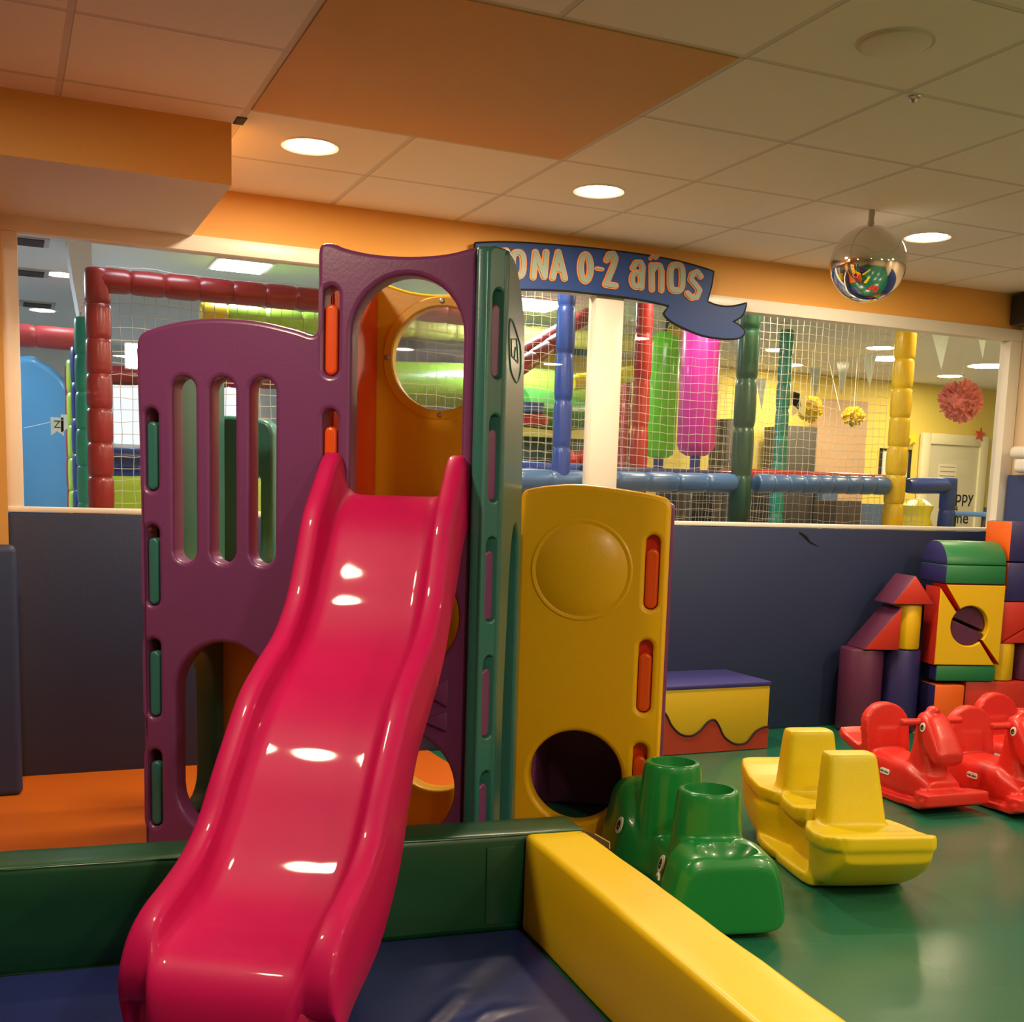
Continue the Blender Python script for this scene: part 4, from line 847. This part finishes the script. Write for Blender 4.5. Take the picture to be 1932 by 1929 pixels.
post(1478, 745, 7.5, 0, HZ-.05, M_pteal, .052, 'turquoise padded post', .2)
post(1697, 800, 6.0, 0, HZ-.05, M_pyel, .066, 'yellow padded post', .19)
fp('padded_rail', (975, 905), (1385, 912), 6.0, M_psteel, .058, 'steel blue padded rail'); fp('padded_rail', (1425, 912), (1672, 917), 6.0, M_psteel, .058, 'steel blue padded rail', seg=.12)
a = ony(1712, 917, 6.0); c = ony(1790, 917, 6.0); b = nb(); ptube(b, a, c, .052, .3)
o = obj('padded_rail', b, M_pblue, fr, smooth=60); o['label'] = 'bright blue padded elbow rail'
b = nb(); ptube(b, (c[0], 6.0, 0), (c[0], 6.0, c[2]+.052), .055, .22); o = obj('padded_post', b, M_pblue, fr, smooth=60); o['label'] = 'short bright blue padded post'
for (x0, x1, y, Y, m, h, lab) in ((975, 1105, 882, 6.3, M_pblue, .035, 'blue deck edge'), (1100, 1385, 887, 6.25, M_pnavy, .030, 'navy deck edge'), (1412, 1685, 893, 6.25, M_pred2, .028, 'red deck edge')):
    a = ony(x0, y, Y); c = ony(x1, y+5, Y); b = nb(); box(b, (a[0], Y-.02, a[2]-h), (c[0], Y+.35, a[2]+h), bev=.012); o = obj('deck_edge', b, m, fr); o['label'] = lab
# deeper rails seen through the nets in the middle
fp('padded_rail', (975, 672), (1115, 592), 7.6, M_pred, .055, 'dark red sloping rail'); fp('padded_rail', (975, 697), (1060, 640), 7.0, M_pred, .055, 'dark red sloping rail', Y2=7.4)
fp('padded_rail', (700, 612), (1200, 648), 8.3, mat('pad_pale_yellow', (.66, .60, .14), rough=.4), .075, 'pale yellow rail', seg=.3); fp('padded_rail', (700, 640), (1115, 662), 8.6, M_psteel, .05, 'blue rail')
fp('padded_rail', (1080, 722), (1200, 705), 7.6, M_pyel, .058, 'yellow rail'); fp('padded_rail', (1080, 610), (1260, 590), 8.8, M_pgreen, .06, 'green rail'); fp('padded_rail', (1250, 640), (1300, 615), 8.0, M_pyel, .06, 'yellow rail')
post(1180, 780, 8.0, 0, 2.2, M_pred, .045, 'dark red post')
# lime tube slide and pads
tl = empty('tube_slide', (3.9, 8.2, 1.0), 'lime green tube slide seen through the nets beside the blue padded post', 'slide')
b = nb(); a = ony(720, 725, 8.0); c = ony(1130, 745, 8.6); tube(b, [a, (a+c)/2+[0, 0, .03], c], .16, 24); obj('tube', b, M_plime, tl, smooth=60)
b = nb(); a = ony(970, 765, 8.1); c = ony(1130, 775, 8.7); tube(b, [a, (a+c)/2-[0, 0, .03], c], .15, 24); obj('tube', b, pad('pad_mid_green', (.06, .27, .04)), tl, smooth=60)
a = ony(1004, 793, 7.6); b = nb(); lathe(b, [(0, -.04), (.10, -.04), (.115, -.03), (.115, .03), (.10, .04), (0, .04)], a, 32); tagp(obj('round_pad', b, M_pred2), 'round bright red pad low behind the nets beside the blue post', 'pad')
b = nb(); lathe(b, [(0, .04), (.08, .05), (.085, .12), (0, .13)], a, 32); tagp(obj('round_pad', b, M_psteel), 'round blue pad resting on the bright red pad behind the nets', 'pad')
a = ony(975, 822, 8.6); c = ony(1200, 960, 8.6); b = nb(); box(b, (a[0], 8.6, .2), (c[0], 8.75, a[2]), bev=.02); tagp(obj('crash_mat', b, M_pgreen), 'dark green mat wall standing behind the nets below the lime tube', 'mat')
for xx, yy in ((1074, 868), (1106, 866)):
    p = ony(xx, yy, 6.9); b = nb(); lathe(b, [(0, -.05), (.06, -.04), (.075, 0), (.05, .05), (0, .06)], p, 20); tagp(obj('foam_roller', b, M_pred2), 'small red foam roller on the deck behind the blue post' if xx == 1074 else 'small red foam roller on the deck beside the white mullion', 'roller')
# blue wave slide, panels on the left
w5 = smoothline([(20, 672), (60, 671), (85, 684), (108, 700), (132, 730), (150, 800), (158, 1010), (10, 1010)], 4)
b = nb(); panel(b, [(ony(*p, 9.0)[0], max(.0, ony(*p, 9.0)[2])) for p in w5][::-1], [], (0, 9.0, 0), X1, Z, .6, bev=.05); tagp(obj('wave_slide', b, mat('sky_blue_vinyl', (.07, .25, .47), rough=.35, coat=.2, bump=.1, bscale=3)), 'big light blue inflatable slide wall behind the lime padded post', 'slide')
for i, (xx, yy) in enumerate(((108, 805), (127, 800))):
    p = ony(xx, yy, 8.4); t = empty('letter_flag', tuple(p-[0, 0, .08]), 'small white paper flag with a dark Z in front of the light blue slide' if i == 0 else 'small white paper flag half hidden by the lime padded post', 'flag', 'white paper flags'); b = nb(); prism(b, [(-.04, .06), (.04, .06), (.04, -.06), (0, -.03), (-.04, -.06)], p, X1, Z, Y1*.003); obj('paper', b, mat('flag_paper', (.75, .74, .7), rough=.8), t, smooth=0)
    if i == 0: b = nb(); text_mesh(b, 'Z', .07, p+[0, -.002, .012], X1, Z, .0005); obj('lettering', b, M_black, t, smooth=0)
b = nb(); tube(b, [ony(45, 808, 8.4), ony(108, 794, 8.4), ony(160, 788, 8.4)], .002, 5); tagp(obj('flag_string', b, mat('string_white', (.7, .7, .65), rough=.7)), 'thin white string carrying the paper flags across the light blue slide', 'string')
a = ony(214, 716, 12.44); c = ony(330, 842, 12.44); b = nb(); box(b, (a[0], 12.44, c[2]), (c[0]+.8, 12.498, a[2]), bev=.01); tagp(obj('glowing_wall_patch', b, emit('painted_wall_glow', (.93, .97, 1), 1.0)), 'bright white wall patch made to glow behind the net next to the red post', 'wall patch')  # white wall area beyond the net, its brightness put in as emission
a = ony(250, 672, 8.5); t = empty('wall_lamp', tuple(a), 'small cold white floodlight shining behind the net at the tower\'s low wing', 'lamp'); b = nb(); box(b, (a[0]-.05, 8.5, a[2]-.09), (a[0]+.07, 8.54, a[2]+.09), bev=.01); obj('housing', b, M_white, t); b = nb(); box(b, (a[0]-.035, 8.49, a[2]-.07), (a[0]+.055, 8.50, a[2]+.07)); obj('lens', b, emit('flood_glow', COOL, 25), t)
a = ony(208, 893, 8.0); c = ony(640, 1000, 8.0); b = nb(); box(b, (a[0], 8.0, .3), (c[0], 8.06, a[2]), bev=.015); tagp(obj('lime_panel', b, mat('lime_vinyl_panel', (.48, .58, .03), rough=.4)), 'lime yellow vinyl panel behind the net under the navy rail', 'panel')
b = nb(); prism(b, [(ony(*q, 7.1)[0], ony(*q, 7.1)[2]) for q in [(163, 548), (150, 590), (147, 660), (140, 690), (150, 690), (165, 620)]], (0, 7.1, 0), X1, Z, Y1*.01); tagp(obj('dotted_cloth', b, mat('dotted_cloth', (.7, .66, .72), rough=.8, noise=.6, nscale=60)), 'white dotted cloth strip hanging beside the red padded post', 'cloth')
# punch bags
def bag(x, x2, ytop, ybot, Y, m, label):
    p0 = ony((x+x2)/2, ytop, Y); p1 = ony((x+x2)/2, ybot, Y); r = abs(ony(x2, 750, Y)[0]-ony(x, 750, Y)[0])/2*.80; c_ = ony((x+x2)/2, 750, Y)
    t = empty('punch_bag', (c_[0], Y, p1[2]), label, 'punch bag', 'hanging punch bags'); z0, z1 = p1[2], p0[2]
    b = nb(); lathe(b, [(0, z0), (r*.5, z0+.004), (r*.85, z0+.03), (r, z0+.08), (r*1.01, (z0+z1)/2), (r, z1-.10), (r*.85, z1-.045), (r*.35, z1-.01), (0, z1)], (c_[0], Y, 0), 36); obj('bag', b, m, t, smooth=60)
    b = nb(); tube(b, [(c_[0], Y, z1-.02), (c_[0]+.02, Y, z1+.06), (c_[0]+.04, Y, min(HZ, z1+.25)), (c_[0]+.04, Y, HZ)], .012, 8); obj('strap', b, M_black, t)
    b = nb(); tube(b, [(c_[0], Y, z0-.10), (c_[0], Y, z0+.01)], .035, 12); obj('lower_strap', b, M_pblue, t)
bag(1215, 1281, 624, 866, 7.2, mat('bag_lime', (.14, .68, .02), rough=.3, coat=.3), 'bright lime green punch bag hanging behind the net')
bag(1279, 1356, 592, 862, 6.7, mat('bag_magenta', (.68, .03, .36), rough=.3, coat=.3), 'magenta punch bag hanging behind the net below the ribbon sign tail')
# nets
M_net = mat('net_cord', (.62, .60, .54), rough=.7)
def net(x0, x1, z0, z1, Y, cell, r, label, seed, slope=0):
    rr = np.random.default_rng(seed); b = nb(); nxs = int((x1-x0)/cell); nzs = int((z1-z0)/cell)
    ph = rr.random((nxs+1, nzs+1, 2))*.18*cell; ph[:, :, 1] += .1*cell*np.sin(np.arange(nxs+1)*.5)[:, None]
    P = lambda i, j: np.array([x0+i*cell+ph[i, j, 0], Y, z0+j*cell+ph[i, j, 1]])
    for i in range(nxs+1): tube(b, [P(i, j) for j in range(0, nzs+1, 2)], r, 3, caps=False)
    for j in range(nzs+1): tube(b, [P(i, j) for i in range(0, nxs+1)], r, 3, caps=False)
    tagp(obj('net', b, M_net, smooth=0), label, 'net')
net(.50, 2.60, .95, 2.30, 6.03, .056, .0017, 'white knotted safety net hung from the red padded rail', 11)
net(2.62, 5.35, 1.02, 2.62, 6.08, .050, .0015, 'white knotted safety net between the blue and yellow padded posts', 12)
net(2.9, 5.4, 1.10, 2.62, 7.3, .054, .0014, 'second white safety net deeper in the frame behind the punch bags', 13)
net(5.40, 5.70, 1.02, 1.38, 6.03, .050, .0016, 'small white net under the bright blue elbow rail', 14)
# pennants on a string, pom-poms, banner
M_sil = mat('silver_pennant', (.48, .60, .72), rough=.3, metal=.15, bump=.5, bscale=40, coat=.5); pts = []
for i, (tri, Y, lb) in enumerate((([(1427, 715), (1446, 715), (1437, 774)], 8.6, 'small silver pennant beside the dark green padded post'), ([(1528, 693), (1551, 693), (1538, 750)], 8.0, 'silver pennant above the yellow letter banner'), ([(1578, 683), (1604, 681), (1588, 745)], 7.6, 'silver pennant above the yellow paper pom-poms'),
                       ([(1626, 668), (1655, 666), (1641, 733)], 7.2, 'silver pennant left of the yellow padded post'), ([(1758, 630), (1791, 632), (1776, 698)], 6.5, 'largest silver pennant, right of the yellow padded post'), ([(1846, 640), (1860, 643), (1854, 676)], 6.3, 'narrow silver pennant nearest the window frame'))):
    q = [ony(*p, Y) for p in tri]; b = nb(); vs = [b.verts.new(p) for p in q]; ws = [b.verts.new(p+[.0, .004, 0]) for p in q]; b.faces.new(vs); b.faces.new(ws[::-1])
    for k in range(3): b.faces.new([vs[k], vs[(k+1) % 3], ws[(k+1) % 3], ws[k]])
    tagp(obj('pennant', b, M_sil, smooth=0), lb, 'pennant', 'silver pennants on the hall string'); pts += [q[0], q[1]]
pts = [np.array([pts[0][0]-.6, pts[0][1]+.6, HZ])]+pts+[np.array([pts[-1][0]+.25, pts[-1][1]-.3, HZ])]
b = nb(); tube(b, pts, .0022, 5); tagp(obj('pennant_string', b, mat('string_white', (.7, .7, .65))), 'thin sagging string holding the silver pennants under the hall ceiling', 'string')
def pompom(c_, r, m, label, sq=(1, 1, 1), seed=0):
    rr = np.random.default_rng(seed); b = nb()
    for k in range(300):
        d = rr.normal(size=3); d /= np.linalg.norm(d); x, y, _ = frame_of(d); an = rr.random()*6.28; x, y = x*math.cos(an)+y*math.sin(an), -x*math.sin(an)+y*math.cos(an)
        R_ = r*(.84+.2*rr.random()); w_ = r*.14; ctr = d*R_
        pr_ = [d*r*.25, ctr*.75+x*w_*.9+y*w_*.2, ctr+x*w_*.5+d*r*.04, ctr*1.04+y*w_*.3, ctr-x*w_*.6+d*r*.02, ctr*.75-x*w_*.9-y*w_*.2]
        vs = [b.verts.new(np.array(c_)+q*np.array(sq)) for q in pr_]; b.faces.new(vs)
    t = nb(); bmesh.ops.create_icosphere(t, subdivisions=2, radius=r*.72); bmesh.ops.scale(t, vec=sq, verts=t.verts); bmesh.ops.translate(t, vec=c_, verts=t.verts); me = bpy.data.meshes.new('t'); t.to_mesh(me); t.free(); addmesh(b, me)
    return tagp(obj('paper_pompom', b, m, smooth=0), label, 'pom-pom')
c_ = ony(1812, 757, 7.0); pompom(c_, .165, mat('pink_tissue', (.80, .27, .28), rough=.9), 'pink tissue paper pom-pom hanging in front of the yellow hall wall', seed=1)
b = nb(); tube(b, [c_+[0, 0, .1], [c_[0]+.01, c_[1], HZ]], .0022, 5); tagp(obj('hanging_thread', b, mat('string_white', (.7, .7, .65))), 'thin thread from which the pink pom-pom hangs', 'string')
pompom(ony(1527, 772, 8.6), .12, mat('yellow_tissue', (.86, .68, .05), rough=.9), 'yellow tissue pom-pom behind the yellow letter banner', (1.0, 1, 1.0), 2)
pompom(ony(1610, 786, 8.6), .10, mat('yellow_tissue', (.80, .55, .02)), 'yellow tissue pom-pom hanging alone under the silver pennants', (1.1, 1, .9), 3)
for i, q in enumerate(((1496, 748), (1508, 762))):
    p = ony(*q, 8.4); t = empty('letter_flag', tuple(p-[0, 0, .12]), 'cream letter flag of the yellow banner next to the turquoise post' if i == 0 else 'cream letter flag of the yellow banner in front of the yellow pom-pom', 'flag', 'cream letter flags'); b = nb(); prism(b, [(-.075, .10), (.075, .07), (.07, -.11), (0, -.07), (-.07, -.11)], p, X1, Z, Y1*.003); obj('paper', b, mat('cream_paper', (.86, .76, .34), rough=.8), t, smooth=0)
    b = nb(); text_mesh(b, 'LA'[i], .075, p+[0, -.002, 0], X1, Z, .0005); obj('lettering', b, mat('banner_letter_grey', (.35, .32, .2), rough=.7), t, smooth=0)
# door, stars, board on the yellow wall
def at10(x, y, d=.0): return ony(x, y, HB-d)
dr = empty('door_1', tuple(at10(1795, 990)*[1, 1, 0]), kind='structure')
a = at10(1748, 838); c = at10(1842, 838); ax0, ax1, dz = a[0], c[0], a[2]
b = nb(); box(b, (ax0-.0, HB-.05, 0), (ax1, HB-.025, dz)); obj('leaf', b, mat('door_white', (.60, .57, .42), rough=.5), dr)
for nm, lo, hi in (('jamb', (ax0-.12, HB-.075, 0), (ax0, HB-.021, dz+.12)), ('jamb', (ax1, HB-.075, 0), (ax1+.12, HB-.021, dz+.12)), ('head', (ax0, HB-.075, dz), (ax1, HB-.021, dz+.12))):
    b = nb(); box(b, lo, hi, bev=.008); obj(nm, b, mat('door_trim', (.70, .66, .46), rough=.5), dr)
p = at10(1806, 938, .053); sz = .19
for s_, dz_ in (('Happy', .0), ('4', -.14), ('Time', -.24)):
    b = nb(); text_mesh(b, s_, sz if s_ != '4' else .1, p+[0, 0, dz_], X1, Z, .001); obj('lettering', b, M_black, dr, smooth=0)
b = nb(); p = at10(1787, 895, .055); box(b, p+[-.13, 0, -.11], p+[.13, .003, .11]); nt_ = obj('notice', b, mat('notice_paper', (.70, .66, .52), rough=.7), dr)
b = nb(); [box(b, p+[-.11, -.002, .075-.05*i], p+[.11, 0, .085-.05*i]) for i in range(4)]; o = obj('notice_lines', b, mat('notice_ink', (.35, .24, .14), rough=.7), None, smooth=0, loc=dr.location); o.location = (0, 0, 0); o.parent = nt_
def star(x, y, r, m, label, rot=0):
    p = at10(x, y, .09); b = nb(); prism(b, [((r if k % 2 == 0 else r*.42)*math.sin(PI*k/5+rot), (r if k % 2 == 0 else r*.42)*math.cos(PI*k/5+rot)) for k in range(10)], p, X1, Z, Y1*.010); tagp(obj('wall_star', b, m, smooth=0), label, 'star', 'paper stars on the yellow wall')
star(1850, 820, .085, mat('star_red', (.55, .05, .02), rough=.6), 'red paper star at the top corner of the hall door frame', .15); star(1724, 827, .09, mat('star_yellow', (.8, .6, .03), rough=.6), 'yellow paper star beside the hall door frame behind the yellow post', -.1)
t = empty('notice_board', tuple(at10(1686, 903)), 'white notice board with a black frame beside the yellow padded post', 'board'); a = at10(1660, 846); c = at10(1712, 902)
b = nb(); box(b, (a[0]+.02, HB-.015, c[2]), (c[0]-.02, HB, a[2]-.02)); obj('board', b, M_hwhite, t)
b = nb(); box(b, (c[0]-.025, HB-.03, c[2]), (c[0]+.01, HB, a[2])); box(b, (a[0], HB-.03, a[2]-.02), (c[0], HB, a[2])); box(b, (a[0], HB-.03, c[2]-.02), (c[0], HB, c[2])); box(b, (a[0], HB-.03, c[2]), (a[0]+.02, HB, a[2])); obj('frame', b, M_black, t)
# furniture along the wall
def wbox(x0, x1, y0, Y, d, z0, m, name, label, cat, group=None, bev=.01):
    a = ony(x0, y0, Y); c = ony(x1, y0, Y); b = nb(); box(b, (a[0], Y, z0), (c[0], Y+d, a[2]), bev=bev); return tagp(obj(name, b, m), label, cat, group)
wbox(1487, 1544, 803, 9.7, .4, 0, mat('dark_cabinet', (.03, .025, .02), rough=.5), 'tall_cabinet', 'tall dark cabinet against the yellow hall wall behind the turquoise post', 'cabinet')
wbox(1546, 1640, 752, 10.05, .12, 0, mat('tan_panel', (.42, .27, .16), rough=.6), 'partition', 'tan wooden partition panel against the yellow hall wall', 'partition')
wbox(1372, 1394, 790, 9.6, .3, 0, mat('dark_cabinet', (.03, .025, .02)), 'tall_cabinet', 'narrow dark cabinet right of the magenta punch bag', 'cabinet')
for i, (x0, x1) in enumerate(((1275, 1306), (1345, 1364), (1456, 1476), (1580, 1602), (1604, 1626))):
    wbox(x0, x1, 925 if i < 3 else 945, 8.9, .35, 0, mat('dark_chair_wood', (.035, .025, .02), rough=.5), 'chair', 'dark high-backed chair standing behind the padded rail in the hall', 'chair', 'dark chairs at the hall tables')
wbox(1552, 1582, 930, 9.6, .2, 0, pad('pad_slate', (.05, .08, .16)), 'bin', 'slate blue bin against the hall dado', 'bin')
t = empty('table', tuple(ony(1850, 985, 9.3)*[1, 1, 0]), 'small dark table with a blue top beside the hall door', 'table'); a = ony(1832, 966, 9.3)
b = nb(); box(b, (a[0], 9.1, a[2]-.05), (a[0]+.9, 9.7, a[2]), bev=.01); obj('tabletop', b, M_psteel, t)
for dx_, dy_ in ((.05, .05), (.8, .05), (.05, .5), (.8, .5)):
    b = nb(); box(b, (a[0]+dx_, 9.1+dy_, 0), (a[0]+dx_+.05, 9.15+dy_, a[2]-.05)); obj('leg', b, mat('dark_chair_wood', (.035, .025, .02)), t)
p = ony(1732, 943, 7.4); b = nb(); lathe(b, [(0, 0), (.12, 0), (.13, .05)]+[(.115+.015*math.sin(k*1.9), .1+(p[2]-.15)*k/24) for k in range(25)]+[(.06, p[2]), (0, p[2]+.01)], (p[0], 7.4, 0), 24); tagp(obj('inflatable_tube', b, mat('crumpled_yellow_foil', (.72, .64, .05), rough=.3, bump=.6, bscale=25)), 'crumpled yellow inflatable tube standing beside the short bright blue post', 'inflatable')
for x_, y_, r_ in ((1527, 772, .1), (1610, 786, .08)):
    q = ony(x_, y_, 8.6); b = nb(); tube(b, [q+[0, 0, r_*.5], [q[0], q[1], HZ]], .002, 5); tagp(obj('hanging_thread', b, mat('string_white', (.7, .7, .65))), 'thin thread holding the yellow tissue pom-pom '+('behind the letter banner' if x_ < 1600 else 'that hangs alone'), 'string')
b = nb(); tube(b, [ony(1470, 690, 8.42), ony(1496, 738, 8.42), ony(1508, 752, 8.42), ony(1545, 765, 8.42), ony(1585, 775, 8.42), np.array([ony(1620, 778, 8.42)[0], 8.9, HZ])], .002, 5); tagp(obj('banner_string', b, mat('string_white', (.7, .7, .65))), 'sagging string carrying the cream letter flags past the yellow pom-poms', 'string')
